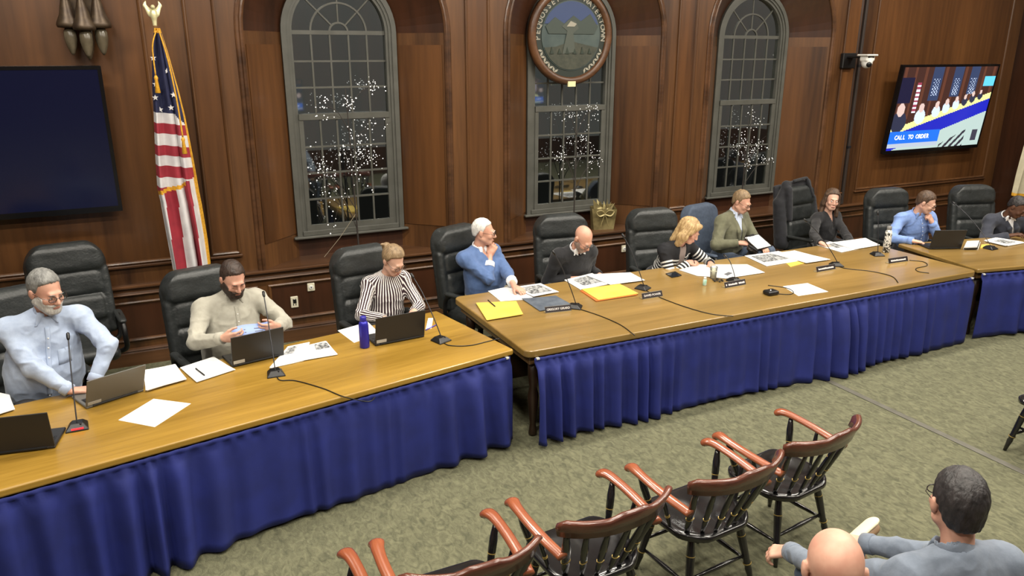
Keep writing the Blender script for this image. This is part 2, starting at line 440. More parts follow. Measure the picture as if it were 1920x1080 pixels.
for wi, c in enumerate(BAYS):
    # splayed reveal of the recess, one leaf per side, and its conical soffit
    for s in (1, -1):
        a, b = (c + s * OPEN, YW), (c + s * WIN, YB)
        mb = MB(); quad(mb, (a[0], a[1], LEDGE - .02), (b[0], b[1], LEDGE - .02), (b[0], b[1], SPR), (a[0], a[1], SPR))
        rv = mb.build('reveal', WOOD, WALL)
        d = Vector((b[0] - a[0], b[1] - a[1], 0)); n = Vector((-d.y, d.x, 0)).normalized() * (1 if s > 0 else -1)
        if n.y > 0: n = -n
        cs = [(0.06, 1.06), (0.94, 1.06), (0.94, 2.98), (0.06, 2.98)]
        pts = [Vector((a[0] + d.x * t, a[1] + d.y * t, z)) for t, z in cs]
        mb = MB(); mb.add([p + n * .001 for p in pts] + [p + n * .008 for p in pts], [(0, 1, 2, 3), (4, 5, 6, 7), (0, 1, 5, 4), (1, 2, 6, 5), (2, 3, 7, 6), (3, 0, 4, 7)])
        mb.build('reveal_panel', WOODP, WALL)
    mb = MB()
    for k in range(NA):
        a, b = math.pi * k / NA, math.pi * (k + 1) / NA
        quad(mb, (c + OPEN * math.cos(a), YW, SPR + OPEN * math.sin(a)), (c + OPEN * math.cos(b), YW, SPR + OPEN * math.sin(b)),
             (c + WIN * math.cos(b), YB, SPR + WIN * math.sin(b)), (c + WIN * math.cos(a), YB, SPR + WIN * math.sin(a)))
    mb.build('arch_soffit', WOODD, WALL)
    p = arch_path(c, OPEN, YW, LEDGE)
    MB().sweep(p, [(-.012, 0), (-.012, .02), (.004, .034), (.02, .03), (.028, .016), (.05, .02), (.062, .012), (.066, 0)], arch_frame(c, p)).build('arch_molding', WOODX, WALL)
    # ledge of the recess and apron under the window
    MB().add([(c - OPEN, YW, LEDGE), (c + OPEN, YW, LEDGE), (c + WIN, YB, LEDGE), (c - WIN, YB, LEDGE),
              (c - OPEN, YW, LEDGE - .03), (c + OPEN, YW, LEDGE - .03), (c + WIN, YB, LEDGE - .03), (c - WIN, YB, LEDGE - .03)],
             [(0, 1, 2, 3), (4, 7, 6, 5), (0, 4, 5, 1), (1, 5, 6, 2), (2, 6, 7, 3), (3, 7, 4, 0)]).build('recess_ledge', WOODX, WALL)
    MB().box((c - WIN - .02, YB, LEDGE - .03), (c + WIN + .02, YB + .03, 1.03)).build('window_apron', WOODD, WALL)
    # the window itself: grey frame, two sashes, muntins, panes
    w = .48; yf = YB
    p = arch_path(c, w, yf, 1.02)
    fr = struct(MB().sweep(p, [(0, .02), (.03, .02), (.03, .035), (.06, .035), (.06, .05), (.11, .05), (.11, -.08), (0, -.08)], arch_frame(c, p)).build('window_%d' % (wi + 1), GREYP))
    MB().box((c - WIN - .05, yf - .09, 1.0), (c + WIN + .05, yf + .02, 1.025)).build('window_sill', GREYP, fr, bevel=.006)
    MB().box((c - w - .05, yf - .05, 1.025), (c + w + .05, yf + .02, 1.075)).build('sash_rail', GREYP, fr, bevel=.004)
    yl, yu = yf - .01, yf + .03
    for x in (c - w, c + w):                                    # lower sash stiles
        MB().box((x - (.0 if x < c else .045), yl - .02, 1.075), (x + (.045 if x < c else 0), yl + .02, 2.30)).build('sash_stile', GREYP, fr)
    MB().box((c - w - .002, yl - .023, 1.073), (c + w + .002, yl + .023, 1.135)).build('sash_rail', GREYP, fr)
    MB().box((c - w, yl - .028, 2.235), (c + w, yl + .02, 2.30)).build('meeting_rail', GREYP, fr, bevel=.004)
    MB().box((c - w, yu - .018, 3.08), (c + w, yu + .012, 3.12)).build('transom_bar', GREYP, fr)
    def grid(x0, x1, z0, z1, nc, nr, y):
        cw, rh = (x1 - x0) / nc, (z1 - z0) / nr
        for i in range(1, nc): MB().box((x0 + cw * i - .009, y - .014, z0), (x0 + cw * i + .009, y + .008, z1)).build('muntin', GREYP, fr)
        for j in range(1, nr): MB().box((x0, y - .0145, z0 + rh * j - .009), (x1, y + .0085, z0 + rh * j + .009)).build('muntin', GREYP, fr)
        for i in range(nc):
            for j in range(nr): pane(fr, x0 + cw * i, x0 + cw * (i + 1), z0 + rh * j, z0 + rh * (j + 1), y)
    grid(c - w + .045, c + w - .045, 1.135, 2.235, 5, 4, yl)
    grid(c - w, c + w, 2.30, 3.08, 5, 3, yu)
    rs = (.096, .288, w); an = [math.pi * k / 4 for k in range(5)]
    for r in rs[:2]:
        pp = [(c + r * math.cos(math.pi * k / 20), yu, SPR + r * math.sin(math.pi * k / 20)) for k in range(21)]
        MB().sweep(pp, [(-.009, .014), (.009, .014), (.009, -.008), (-.009, -.008)], lambda i, pp=pp: ((Vector(pp[i]) - Vector((c, yu, SPR))).normalized(), Vector((0, -1, 0)))).build('muntin', GREYP, fr)
    for a in an[1:4]:
        d = Vector((math.cos(a), 0, math.sin(a)))
        MB().tube([Vector((c, yu, SPR)) + d * rs[0], Vector((c, yu, SPR)) + d * w], .011, 6).build('muntin', GREYP, fr)
    sector(fr, c, 0, rs[0], 0, math.pi, yu)
    for i in range(4):
        sector(fr, c, rs[0], rs[1], an[i], an[i + 1], yu); sector(fr, c, rs[1], w, an[i], an[i + 1], yu)
struct(MB().box((-12, YB + .6, -.3), (24, 26, -.2)).build('ground_outside', mat('dark paving outside', lin(60, 60, 60), 0.9)))
# flat metal strip over the carpet seam
struct(MB().box((5.41, -2.0, 0), (5.47, 4.72, .006)).build('trim_2', mat('seam strip', lin(94, 92, 82), 0.5, col2=lin(84, 82, 72), scale=10), bevel=.002))
# ---------------------------------------------------------------- ceiling fixtures
LENS = mat('lamp diffuser', (1, 1, 1, 1), 0.5, emit=(1, .93, .82, 1), estr=3.0)
fx = None; fixtures = []
for x, y in LAMPS:
    if fx is None:
        fx = thing('ceiling_light', 'long white ceiling light fixture with a glowing diffuser', 'light', (x, y, CEIL), 0, 'ceiling light fixtures')
        MB().box((-.64, -.18, -.08), (.64, .18, 0)).build('housing', PLASTER, fx, bevel=.01)
        MB().box((-.6, -.15, -.1), (.6, .15, -.075)).build('diffuser', LENS, fx, bevel=.006)
        f = fx
    else:
        f = copy_tree(fx); f.location = (x, y, CEIL)
    fixtures.append(f)
for f, lo in zip(fixtures, CEILING_LAMPS): lo.parent = f; lo.location = (0, 0, -.115)
# ---------------------------------------------------------------- tables and skirts
OAK = wood('yellow oak top', lin(122, 92, 28), lin(170, 134, 56), 'X', 3.0, 0.34, 0.25, bump=.03)
OAKD = wood('oak edge', lin(92, 66, 24), lin(140, 106, 46), 'X', 3.0, 0.36, 0.2)
BRN = wood('brown table top', lin(114, 90, 44), lin(152, 122, 68), 'X', 2.2, 0.3, 0.35, bump=.02)
BRND = wood('brown table edge', lin(82, 60, 36), lin(120, 92, 58), 'X', 2.4, 0.3, 0.35)
LEGW = wood('dark table leg', lin(36, 24, 16), lin(62, 42, 27), 'Z', 4, 0.4)
TZ = 0.76
def round_rect(x0, x1, y0, y1, r, n=6):
    pts = []
    for cx, cy, a in ((x1 - r, y0 + r, -90), (x1 - r, y1 - r, 0), (x0 + r, y1 - r, 90), (x0 + r, y0 + r, 180)):
        for k in range(n + 1):
            t = R(a + 90 * k / n); pts.append((cx + r * math.cos(t), cy + r * math.sin(t)))
    return pts
def table(label, loc, rot, lx, ly, top, edge, r=.02, th=.045, z=TZ, legs=((.16, .18), (.16, -.18))):
    """origin at the front-left corner; runs +x by lx and back +y by ly"""
    t = thing('conference_table', label, 'table', (loc[0], loc[1], 0), rot)
    MB().prism(round_rect(0, lx, 0, ly, r), th, Matrix.Translation((0, 0, z - th))).build('tabletop', top, t, bevel=.012, seg=3)
    MB().prism(round_rect(.05, lx - .05, .05, ly - .05, .01), .07, Matrix.Translation((0, 0, z - th - .07))).build('apron', edge, t)
    for x in (.12, lx - .12):
        for y in (.12, ly - .12):
            MB().lathe([(.03, 0), (.035, .02), (.03, .06), (.024, .1), (.036, .2), (.045, .34), (.03, .42), (.042, .5), (.042, z - th - .065)], 14, (x, y, 0)).build('leg', LEGW, t, smooth=True)
    MB().box((.15, ly * .62, .12), (lx - .15, ly * .62 + .04, z - th - .06)).build('modesty_panel', LEGW, t)
    return t
LA = R(11)
TL = table('yellow oak table with three laptops in front of the flag', (2.33 - 3.9 * math.cos(LA), 4.85 - 3.9 * math.sin(LA)), LA, 3.9, 1.13, OAK, OAKD)
TM = table('wide brown table with rounded edge between the two angled tables', (2.38, 4.74), 0, 5.17, 1.5, BRN, BRND, r=.07, th=.06, z=TZ + .008)
TR = table('light brown table beside the white flag', (7.63, 4.79), -LA, 3.9, 1.16, BRN, BRND)
BLUE = mat('royal blue skirt cloth', lin(25, 37, 112), 0.8, col2=lin(20, 31, 97), scale=5, sheen=0.0, bump=.12, bscale=14)
CLIP = mat('clear clip', lin(205, 205, 200), 0.3)
def skirt(label, tbl, path, seed, z=TZ, drop=.02):
    """pleated cloth along a path in the table's plan, hung from under its edge"""
    rnd = random.Random(seed); P = [Vector((a, b, 0)) for a, b in path]
    segs = []; 
    for i in range(len(P) - 1): segs.append((P[i], P[i + 1], (P[i + 1] - P[i]).length))
    L = sum(s[2] for s in segs); n = int(L / .014); cols = []
    # pleat phase with uneven widths
    ph = [0.0]; w = .1
    for i in range(n):
        if i % 11 == 0: w = rnd.uniform(.09, .26)
        ph.append(ph[-1] + 2 * math.pi * .014 / w)
    amp = [max(.004, .011 + .009 * math.sin(i * .031 + seed) + .006 * math.sin(i * .083 + 2 * seed)) for i in range(n + 1)]
    mb = MB(); rows = [z - .046, z - .07, z - .078, z - .12, z - .2, z - .32, z - .45, z - .6, drop + .05, drop]
    nr = len(rows); vs = []
    for i in range(n + 1):
        s = L * i / n; k = 0
        while k < len(segs) - 1 and s > segs[k][2]: s -= segs[k][2]; k += 1
        a, b, l = segs[k]; d = (b - a).normalized(); nr_ = Vector((d.y, -d.x, 0)); base = a + d * min(s, l)
        for j, zz in enumerate(rows):
            t = j / (nr - 1); g = 0.25 + 1.15 * min(1, max(0, (j - 1.2) / 4.0))
            off = .012 + amp[i] * g * (1 + math.sin(ph[i] + .5 * math.sin(3 * t + i * .02))) * (1 + .9 * t) + .028 * t + .012 * math.sin(i * .017 + 4 * t)
            if j < 2: off = .016 + .003 * math.sin(ph[i] * 2)
            if j == 2: off = .006 + .006 * (1 + math.sin(ph[i] * 2.3))
            zh = zz + (.012 * math.sin(i * .05 + seed) + .006 * math.sin(ph[i]) if j == nr - 1 else 0)
            sl = .012 * t * math.sin(i * .06)
            vs.append(base + nr_ * off + d * sl + Vector((0, 0, max(zh, .006))))
    fs = [(i * nr + j, (i + 1) * nr + j, (i + 1) * nr + j + 1, i * nr + j + 1) for i in range(n) for j in range(nr - 1)]
    o = MB().add(vs, fs).build('table_skirt', BLUE, smooth=True)
    sm = o.modifiers.new('thick', 'SOLIDIFY'); sm.thickness = .003
    o.location = tbl.location; o.rotation_euler = tbl.rotation_euler
    tag(o, label, 'table skirt', 'blue table skirts')
    for i in (2, n - 2):
        s = L * i / n; k = 0
        while k < len(segs) - 1 and s > segs[k][2]: s -= segs[k][2]; k += 1
        a, b, l = segs[k]; d = (b - a).normalized(); q = a + d * min(s, l) + Vector((d.y, -d.x, 0)) * .014
        MB().box((q.x - .012, q.y - .012, z - .058), (q.x + .012, q.y + .012, z - .046)).build('clip', CLIP, o)
    return o
skirt('pleated blue skirt hung on the yellow oak table with three laptops', TL, [(0, 1.08), (0, .01), (3.86, .01)], 3)
skirt('pleated blue skirt hung on the wide brown table between the angled tables', TM, [(.06, .0), (5.1, .0)], 7, z=TZ - .002)
skirt('pleated blue skirt hung on the table beside the white flag', TR, [(.04, .0), (3.9, .0), (3.9, 1.1)], 5)
# ---------------------------------------------------------------- black leather executive chairs
LEATHER = mat('black leather', lin(44, 47, 47), 0.42, col2=lin(35, 38, 38), scale=12, bump=.25, bscale=60, spec=.5)
CHROME = mat('chair base metal', lin(40, 40, 42), 0.3, 0.7)
BLUEF = mat('slate blue fabric', lin(70, 82, 100), 0.8, col2=lin(62, 73, 90), scale=30, bump=.2, bscale=200)
TILT = R(9)
def tilt(x, y, z):                    # chair-back coordinates: z up the back from the seat, y through it
    return (x, .21 + y * math.cos(TILT) + z * math.sin(TILT), .47 + z * math.cos(TILT) - y * math.sin(TILT))
TM3 = [[1, 0, 0], [0, math.cos(TILT), -math.sin(TILT)], [0, math.sin(TILT), math.cos(TILT)]]
def exec_chair_proto(label, leather=LEATHER, cushioned=True, hgt=.80):
    t = thing('office_chair', label, 'chair')
    W = .305
    prims = [('+', Box(tilt(0, .04, hgt / 2 + .02), (W, .04, hgt / 2), .04, TM3), 0)]
    if cushioned:
        prims += [('+', Box(tilt(0, -.015, hgt - .115), (W - .012, .078, .13), .075, TM3), .012),
                  ('+', Box(tilt(0, -.01, hgt - .33), (W - .055, .06, .112), .055, TM3), .01),
                  ('+', Box(tilt(0, -.02, hgt - .55), (W - .055, .065, .118), .058, TM3), .01),
                  ('+', Box(tilt(0, .0, .08), (W - .05, .05, .1), .05, TM3), .01)]
        for s in (-1, 1):
            prims.append(('+', Cone(tilt(s * (W - .035), -.015, .06), tilt(s * (W - .04), -.015, hgt - .24), .048, .046), .012))
    else:
        prims.append(('+', Box(tilt(0, .0, hgt / 2 + .03), (W - .01, .05, hgt / 2 - .02), .05, TM3), .03))
    # round the upper corners of the back
    def rim(p):
        x = np.abs(p[..., 0]); z = (p[..., 2] - .47)
        return np.sqrt(np.maximum(x - (W - .235), 0) ** 2 + np.maximum(z - (hgt - .215), 0) ** 2) - .24
    prims.append(('&', Fn(rim, (-1, -1, 0), (1, 1, 2)), .01))
    def creases(V):
        return .0022 * vnoise(V * np.array([.6, 1, 2.0]), 11, 3) + .001 * vnoise(V, 34, 5)
    solid('backrest', prims, .011, leather, t, wrinkle=creases)
    sp = [('+', Box((0, -.02, .43), (.26, .25, .055), .05), 0), ('+', Box((0, -.03, .475), (.2, .22, .04), .038), .02),
          ('+', Cone((-.2, -.26, .45), (.2, -.26, .45), .05), .03)]
    solid('seat', sp, .012, leather, t, wrinkle=creases)
    for s in (-1, 1):
        x = s * .31
        pth = smooth_path([(s * .24, .17, .40), (x, .17, .46), (x, .16, .60), (x, .08, .67), (x, -.1, .68), (x, -.2, .655), (x, -.235, .56), (x, -.19, .45), (s * .24, -.12, .40)], 5)
        MB().tube(pth, .021, 8).build('armrest_frame', BLACKM, t, smooth=True)
        solid('arm_pad', [('+', Cone((x, .13, .675), (x, -.19, .685), .036, .034, ((0, 0, 1), .6)), 0)], .01, leather, t)
    MB().cyl((0, 0, .12), (0, 0, .38), .028, n=12).build('gas_column', CHROME, t, smooth=True)
    MB().box((-.12, -.12, .36), (.12, .12, .385)).build('seat_plate', BLACKM, t, bevel=.01)
    for k in range(5):
        a = 2 * math.pi * k / 5 + .3; d = Vector((math.cos(a), math.sin(a), 0))
        MB().tube([d * .02 + Vector((0, 0, .115)), d * .16 + Vector((0, 0, .105)), d * .3 + Vector((0, 0, .075))], [.034, .026, .018], 8).build('base_leg', BLACKM, t, smooth=True)
        q = d * .29; ax = Vector((-d.y, d.x, 0))
        MB().cyl(q - ax * .022 + Vector((0, 0, .03)), q + ax * .022 + Vector((0, 0, .03)), .03, n=12).build('caster', BLACKM, t)
    return t
def put(o, x, y, rot, dz=0.0, label=None, sc=1.0):
    o.location = (x, y, dz); o.rotation_euler = (0, 0, R(rot)); o.scale = (sc, sc, sc)
    if label: o['label'] = label
    return o
EX = [ # x, y, yaw, scale, label
    (-.70, 7.14, 8, 1.04, 'empty black leather office chair against the panelled wall behind the bearded man in pale blue'),
    (-.92, 6.02, 22, 1.0, 'black leather office chair under the grey-bearded man in the pale blue shirt'),
    (.34, 6.02, 14, 1.0, 'black leather office chair under the dark-bearded man holding blue paper'),
    (1.68, 6.16, 10, 1.0, 'black leather office chair under the woman in the thin striped blouse'),
    (2.80, 6.60, 22, 1.0, 'black leather office chair under the white-haired man in the blue sweater'),
    (3.84, 6.62, -8, 1.0, 'black leather office chair under the bald man in the black sweater'),
    (4.90, 6.47, -8, 1.0, 'black leather office chair under the blond woman in the striped cardigan'),
    (7.56, 6.92, 8, 1.0, 'black leather office chair with a dark coat draped over its back'),
    (8.34, 6.28, -10, 1.0, 'black leather office chair under the man in the sky blue shirt'),
    (9.5, 5.98, -18, 1.0, 'black leather office chair under the man in the dark suit jacket')]
proto = exec_chair_proto(EX[0][4]); tag(proto, group='black leather office chairs along the wall')
for i, (x, y, a, sc, lb) in enumerate(EX):
    o = proto if i == 0 else copy_tree(proto)
    put(o, x, y, a, 0, lb, sc)
bc = exec_chair_proto('slate blue fabric office chair under the man in the olive blazer', BLUEF, False, .70); put(bc, 5.98, 6.86, 12)
# ---------------------------------------------------------------- captain's chairs (black with cherry arms)
LACQ = mat('black lacquer', lin(17, 17, 19), 0.22, coat=.5, col2=lin(24, 23, 24), scale=9)
CHERRY = wood('cherry arm', lin(116, 58, 36), lin(158, 90, 58), 'Y', 6, 0.25, .5)
CHERRYX = wood('cherry crest', lin(74, 40, 30), lin(112, 64, 47), 'X', 6, 0.26, .5)
GOLD = mat('gold line', lin(196, 168, 96), 0.35, 0.6)
def captain_chair_proto(label):
    """faces +y; origin on the floor under the seat"""
    t = thing('captain_chair', label, 'chair', group='cherry and black captain chairs in a row')
    # saddle seat
    prims = [('+', Box((0, -.02, .425), (.262, .235, .022), .02), 0)]
    def plan(p):
        x, y = p[..., 0], p[..., 1] + .02
        return (np.sqrt((x / .275) ** 2.0 + (np.maximum(-y - .02, 0) / .24) ** 2 + (np.maximum(y - .1, 0) / .19) ** 2) - 1) * .22
    prims += [('&', Fn(plan, (-1, -1, 0), (1, 1, 1)), .008)]
    for s in (-1, 1): prims.append(('-', Ell((s * .1, -.04, .462), (.11, .17, .026)), .02))
    solid('seat', prims, .011, LACQ, t)
    # crest rail: curved in plan, raised block in the middle
    n = 26; th = [R(-66 + 132 * k / n) for k in range(n + 1)]; path = []
    for k, a in enumerate(th):
        path.append((.315 * math.sin(a) / math.sin(R(66)) , -.345 + .125 * (1 - math.cos(a)) / (1 - math.cos(R(66))) - .02, .77))
    hts = []
    for k in range(n + 1):
        u = abs(k / n * 2 - 1); hts.append((.115 if u < .2 else .115 - .022 * min(1, (u - .2) / .05) if u < .85 else .093 - .03 * (u - .85) / .15))
    vs = []; fs = []
    for k, p in enumerate(path):
        a = th[k] * .8; nx, ny = math.sin(a), -math.cos(a); h = hts[k]
        for (o_, zz) in ((-.012, 0), (.012, -.004), (.016, h * .5), (.026, h - .012), (.018, h), (.0, h + .004), (-.008, h - .006), (-.008, h * .5)):
            vs.append((p[0] + nx * (o_ + .02 * zz / .1), p[1] + ny * (o_ + .02 * zz / .1), p[2] + zz))
    m = 8
    for k in range(n):
        for j in range(m): fs.append((k * m + j, k * m + (j + 1) % m, (k + 1) * m + (j + 1) % m, (k + 1) * m + j))
    fs += [tuple(reversed(range(m))), tuple(range(n * m, (n + 1) * m))]
    MB().add(vs, fs).build('crest_rail', CHERRYX, t, smooth=True)
    # tapered spindles with gold rings
    sp_prof = [(.0, .009), (.12, .0105), (.3, .013), (.36, .0115), (.4, .014), (.7, .0145), (.9, .011), (1.0, .009)]
    def spindle(a, b, sc=1.0, name='spindle', rings=(.37, .33)):
        a, b = Vector(a), Vector(b)
        o = MB().tube([a.lerp(b, u) for u, r in sp_prof], [r * sc for u, r in sp_prof], 8, flat=.6 if name == 'spindle' else None, up=(0, 1, .2)).build(name, LACQ, t, smooth=True)
        for u in rings:
            q = a.lerp(b, u); d = (b - a).normalized() * .0018
            MB().tube([q - d, q + d], .0142 * sc, 8, flat=.66 if name == 'spindle' else None, up=(0, 1, .2)).build('ring', GOLD, o)
        return o
    for k in range(7):
        u = -1 + 2 * k / 6; a = u * R(56)
        top = (.315 * math.sin(a) / math.sin(R(66)), -.365 + .125 * (1 - math.cos(a)) / (1 - math.cos(R(66))), .775)
        bot = (u * .2, -.225 + .085 * u * u, .435)
        spindle(bot, top, 1.9 if abs(u) > .9 else 1.55, 'spindle', (.37,))
    # arms, arm posts
    for s in (-1, 1):
        pth = smooth_path([(s * .285, -.24, .635), (s * .30, -.1, .65), (s * .305, .05, .665), (s * .30, .17, .675), (s * .29, .225, .672), (s * .288, .25, .655)], 6)
        k = len(pth)
        MB().tube(pth, [.03 + .014 * max(0, (i / k - .5) / .5) for i in range(k - 2)] + [.034, .012], 12, flat=.6, up=(0, 0, 1)).build('arm', CHERRY, t, smooth=True)
        spindle((s * .235, .1, .435), (s * .295, .15, .655), 1.5, 'arm_post', (.37, .6)); spindle((s * .245, -.06, .435), (s * .3, -.04, .645), 1.0, 'arm_post')
    leg = [(.0, .012), (.12, .016), (.22, .021), (.26, .017), (.3, .024), (.34, .019), (.7, .025), (.9, .02), (1.0, .016)]
    feet = {}
    for sx in (-1, 1):
        for sy, y0, y1 in ((1, .14, .2), (-1, -.15, -.235)):
            a, b = Vector((sx * .245, y1, 0)), Vector((sx * .17, y0, .42)); feet[(sx, sy)] = (a, b)
            o = MB().tube([a.lerp(b, u) for u, r in leg], [r for u, r in leg], 10).build('leg', LACQ, t, smooth=True)
            for u in (.3, .72):
                q = a.lerp(b, u); d = (b - a).normalized() * .002; MB().cyl(q - d, q + d, .0252, n=10).build('ring', GOLD, o)
    for (p, q, u) in (((-1, 1), (1, 1), .5), ((-1, -1), (1, -1), .42), ((-1, 1), (-1, -1), .34), ((1, 1), (1, -1), .34)):
        a, b = feet[p][0].lerp(feet[p][1], u), feet[q][0].lerp(feet[q][1], u)
        MB().tube([a, a.lerp(b, .3), a.lerp(b, .5), a.lerp(b, .7), b], [.008, .012, .015, .012, .008], 8).build('stretcher', LACQ, t, smooth=True)
    return t
CAPT = [(3.26, 3.05, 8, 'black captain chair with cherry arms at the row end toward the carpet seam strip'),
        (2.56, 2.95, 5, 'black captain chair with cherry arms, second in its row from the carpet seam strip'),
        (1.80, 2.92, 4, 'black captain chair with cherry arms, third in its row from the carpet seam strip'),
        (1.05, 2.86, 0, 'black captain chair with cherry arms, fourth in its row from the carpet seam strip'),
        (.33, 2.84, 2, 'black captain chair with cherry arms, fifth in its row from the carpet seam strip'),
        (2.64, 1.46, -14, 'black captain chair under the dark-haired listener in the grey shirt'),
        (1.90, 1.28, -18, 'black captain chair under the bald listener')]
cp = captain_chair_proto(CAPT[0][3])
for i, (x, y, a, lb) in enumerate(CAPT):
    o = cp if i == 0 else copy_tree(cp); put(o, x, y, a, 0, lb)
# an armless black chair of the same make, across the seam strip
sc_ = cp.copy(); COL.objects.link(sc_)
for ch in list(cp.children):
    if not ch.name.split('.')[0] in ('arm', 'arm_post'): copy_tree(ch, sc_)
put(sc_, 5.84, 2.84, 90, 0, 'armless black wooden chair across the carpet seam strip'); sc_.name = 'side_chair'; del sc_['group']
# ---------------------------------------------------------------- people
def skin(name, c1, c2): return mat(name, c1, 0.5, col2=c2, scale=14, detail=3, spec=.35)
SK_FAIR = skin('fair skin', lin(206, 160, 138), lin(192, 142, 122))
SK_PALE = skin('pale skin', lin(214, 172, 150), lin(202, 156, 136))
SK_DARK = skin('brown skin', lin(92, 62, 46), lin(80, 52, 38))
def cloth(name, c1, c2=None, bump=.25): return mat(name, c1, 0.85, col2=c2 or c1, scale=20, bump=bump, bscale=26, sheen=.15)
DENIM = cloth('blue grey denim', lin(78, 92, 112), lin(66, 78, 98)); TROUS = cloth('charcoal trousers', lin(50, 50, 54)); KHAKI = cloth('khaki trousers', lin(150, 138, 112))
SHOE = mat('dark shoe', lin(40, 34, 30), 0.5)
def hairmat(name, c1, c2): return mat(name, c1, 0.55, col2=c2, scale=38, stretch=(1, 1, .35), bump=.5, bscale=90, lo=.3, hi=.7)
H_WHITE = hairmat('white hair', lin(225, 224, 220), lin(190, 190, 188)); H_GREY = hairmat('grey hair', lin(92, 92, 90), lin(138, 138, 134))
H_DARK = hairmat('dark brown hair', lin(38, 28, 23), lin(62, 47, 38)); H_BROWN = hairmat('brown hair', lin(62, 46, 35), lin(92, 70, 52))
H_BLOND = hairmat('blond hair', lin(142, 112, 72), lin(196, 168, 120)); H_SANDY = hairmat('sandy hair', lin(112, 92, 68), lin(150, 126, 94))
H_BLACK = hairmat('black hair', lin(24, 22, 23), lin(52, 48, 48)); B_WHITE = hairmat('white beard', lin(205, 203, 198), lin(160, 158, 152))
WHITE_SH = cloth('white shirt cloth', lin(226, 228, 232)); GLASSF = mat('spectacle frame', lin(34, 28, 26), 0.3)
def lens_mat():
    m = GLASS.copy(); m.name = 'spectacle lens'
    for nd in m.node_tree.nodes:
        if nd.type == 'MATH' and nd.operation == 'MULTIPLY_ADD': nd.inputs[1].default_value = .25; nd.inputs[2].default_value = .03
        if nd.type == 'BSDF_TRANSPARENT': nd.inputs[0].default_value = (.95, .95, .95, 1)
    return m
LENSM = lens_mat()
EYEW = mat('eye white', lin(225, 220, 214), 0.2); IRIS = mat('eye iris', lin(50, 38, 30), 0.15)
def striped(name, ca, cb, period, duty=.5, attr='stripe', yoke=None):
    m = bpy.data.materials.new(name); m.use_nodes = True; N = m.node_tree.nodes; L = m.node_tree.links
    b = N['Principled BSDF']; b.inputs['Roughness'].default_value = .85
    at_ = N.new('ShaderNodeAttribute'); at_.attribute_name = attr
    dv = N.new('ShaderNodeMath'); dv.operation = 'DIVIDE'; dv.inputs[1].default_value = period; L.new(at_.outputs['Fac'], dv.inputs[0])
    fr = N.new('ShaderNodeMath'); fr.operation = 'FRACT'; L.new(dv.outputs[0], fr.inputs[0])
    cp_ = N.new('ShaderNodeMath'); cp_.operation = 'LESS_THAN'; cp_.inputs[1].default_value = duty; L.new(fr.outputs[0], cp_.inputs[0])
    src = cp_.outputs[0]
    if yoke is not None:
        g = N.new('ShaderNodeMath'); g.operation = 'GREATER_THAN'; g.inputs[1].default_value = yoke; L.new(at_.outputs['Fac'], g.inputs[0])
        ml = N.new('ShaderNodeMath'); ml.operation = 'MULTIPLY'; L.new(g.outputs[0], ml.inputs[0]); L.new(src, ml.inputs[1]); src = ml.outputs[0]
    mx = N.new('ShaderNodeMix'); mx.data_type = 'RGBA'; mx.inputs[6].default_value = ca; mx.inputs[7].default_value = cb
    L.new(src, mx.inputs[0]); L.new(mx.outputs[2], b.inputs['Base Color'])
    return m
def unit(v): v = Vector(v); return v.normalized()
def frame_from(fwd, up):
    """rows: left, back, up of a body part that faces fwd"""
    f = unit(fwd); u = unit(Vector(up) - f * Vector(up).dot(f)); l = u.cross(f)
    return l, -f, u
class Pose: pass
def solve_arm(S, Wr, hint, la=.30, lb=.26):
    d = Wr - S; D = d.length; k = 1.0
    if D > (la + lb) * .985: k = D / ((la + lb) * .985)
    la, lb = la * k, lb * k; d.normalize()
    x = (la * la - lb * lb + D * D) / (2 * D); hh = math.sqrt(max(la * la - x * x, 0))
    if isinstance(hint, tuple) and len(hint) == 2: return hint[1]
    h = Vector(hint); h = h - d * h.dot(d); h.normalize()
    return S + d * x + h * hh
def hand_prims(W, fdir, pdir, curl=(.35, .5, .4), side=1, spread=.06, thumb=.6, sc=1.0, point=False):
    """palm + five bent fingers; fdir: where the fingers point, pdir: where the palm faces; side +1 puts the thumb on +left"""
    f = unit(fdir); n = unit(Vector(pdir) - f * Vector(pdir).dot(f)); l = n.cross(f) * side
    out = []; W = Vector(W)
    K = W + f * .085 * sc
    out.append(('+', Cone(W - f * .01, W + f * .03 * sc, .026 * sc, .03 * sc, (n, .68)), .012))
    offs = (.033, .011, -.011, -.031); lens = (.072, .08, .074, .058); bases = (.0, .004, .001, -.008)
    for i in range(4):
        out.append(('+', Cone(W + l * offs[i] * .55 * sc + f * .015, K + l * offs[i] * sc + f * bases[i], .0155 * sc, .0125 * sc), .01))
    for i in range(4):
        p = K + l * offs[i] * sc + f * bases[i]; d = unit(f + l * spread * (1.5 - i)); a = 0
        for j, (fr_, r) in enumerate(((.45, .0098), (.3, .009), (.25, .008))):
            c = curl[j] * (0.15 if (point and i == 0) else 1.0) * (1 + .1 * i); a += c
            dd = d * math.cos(a) + n * math.sin(a); q = p + dd * lens[i] * fr_ * sc
            out.append(('+', Cone(p, q, r * sc, (r - .0006) * sc), .003)); p = q
    p = W + l * .022 * sc + f * .018; dd = unit(l * .75 + f * .75 + n * thumb * .6)
    q = p + dd * .042 * sc; out.append(('+', Cone(p, q, .0155 * sc, .0115 * sc), .01)); p = q
    dd = unit(l * .25 + f * 1.0 + n * thumb); q = p + dd * .032 * sc; out.append(('+', Cone(p, q, .0108 * sc, .0095 * sc), .004)); p = q
    dd = unit(f * 1.0 + n * thumb - l * .1); q = p + dd * .025 * sc; out.append(('+', Cone(p, q, .0095 * sc, .0082 * sc), .003))
    return out
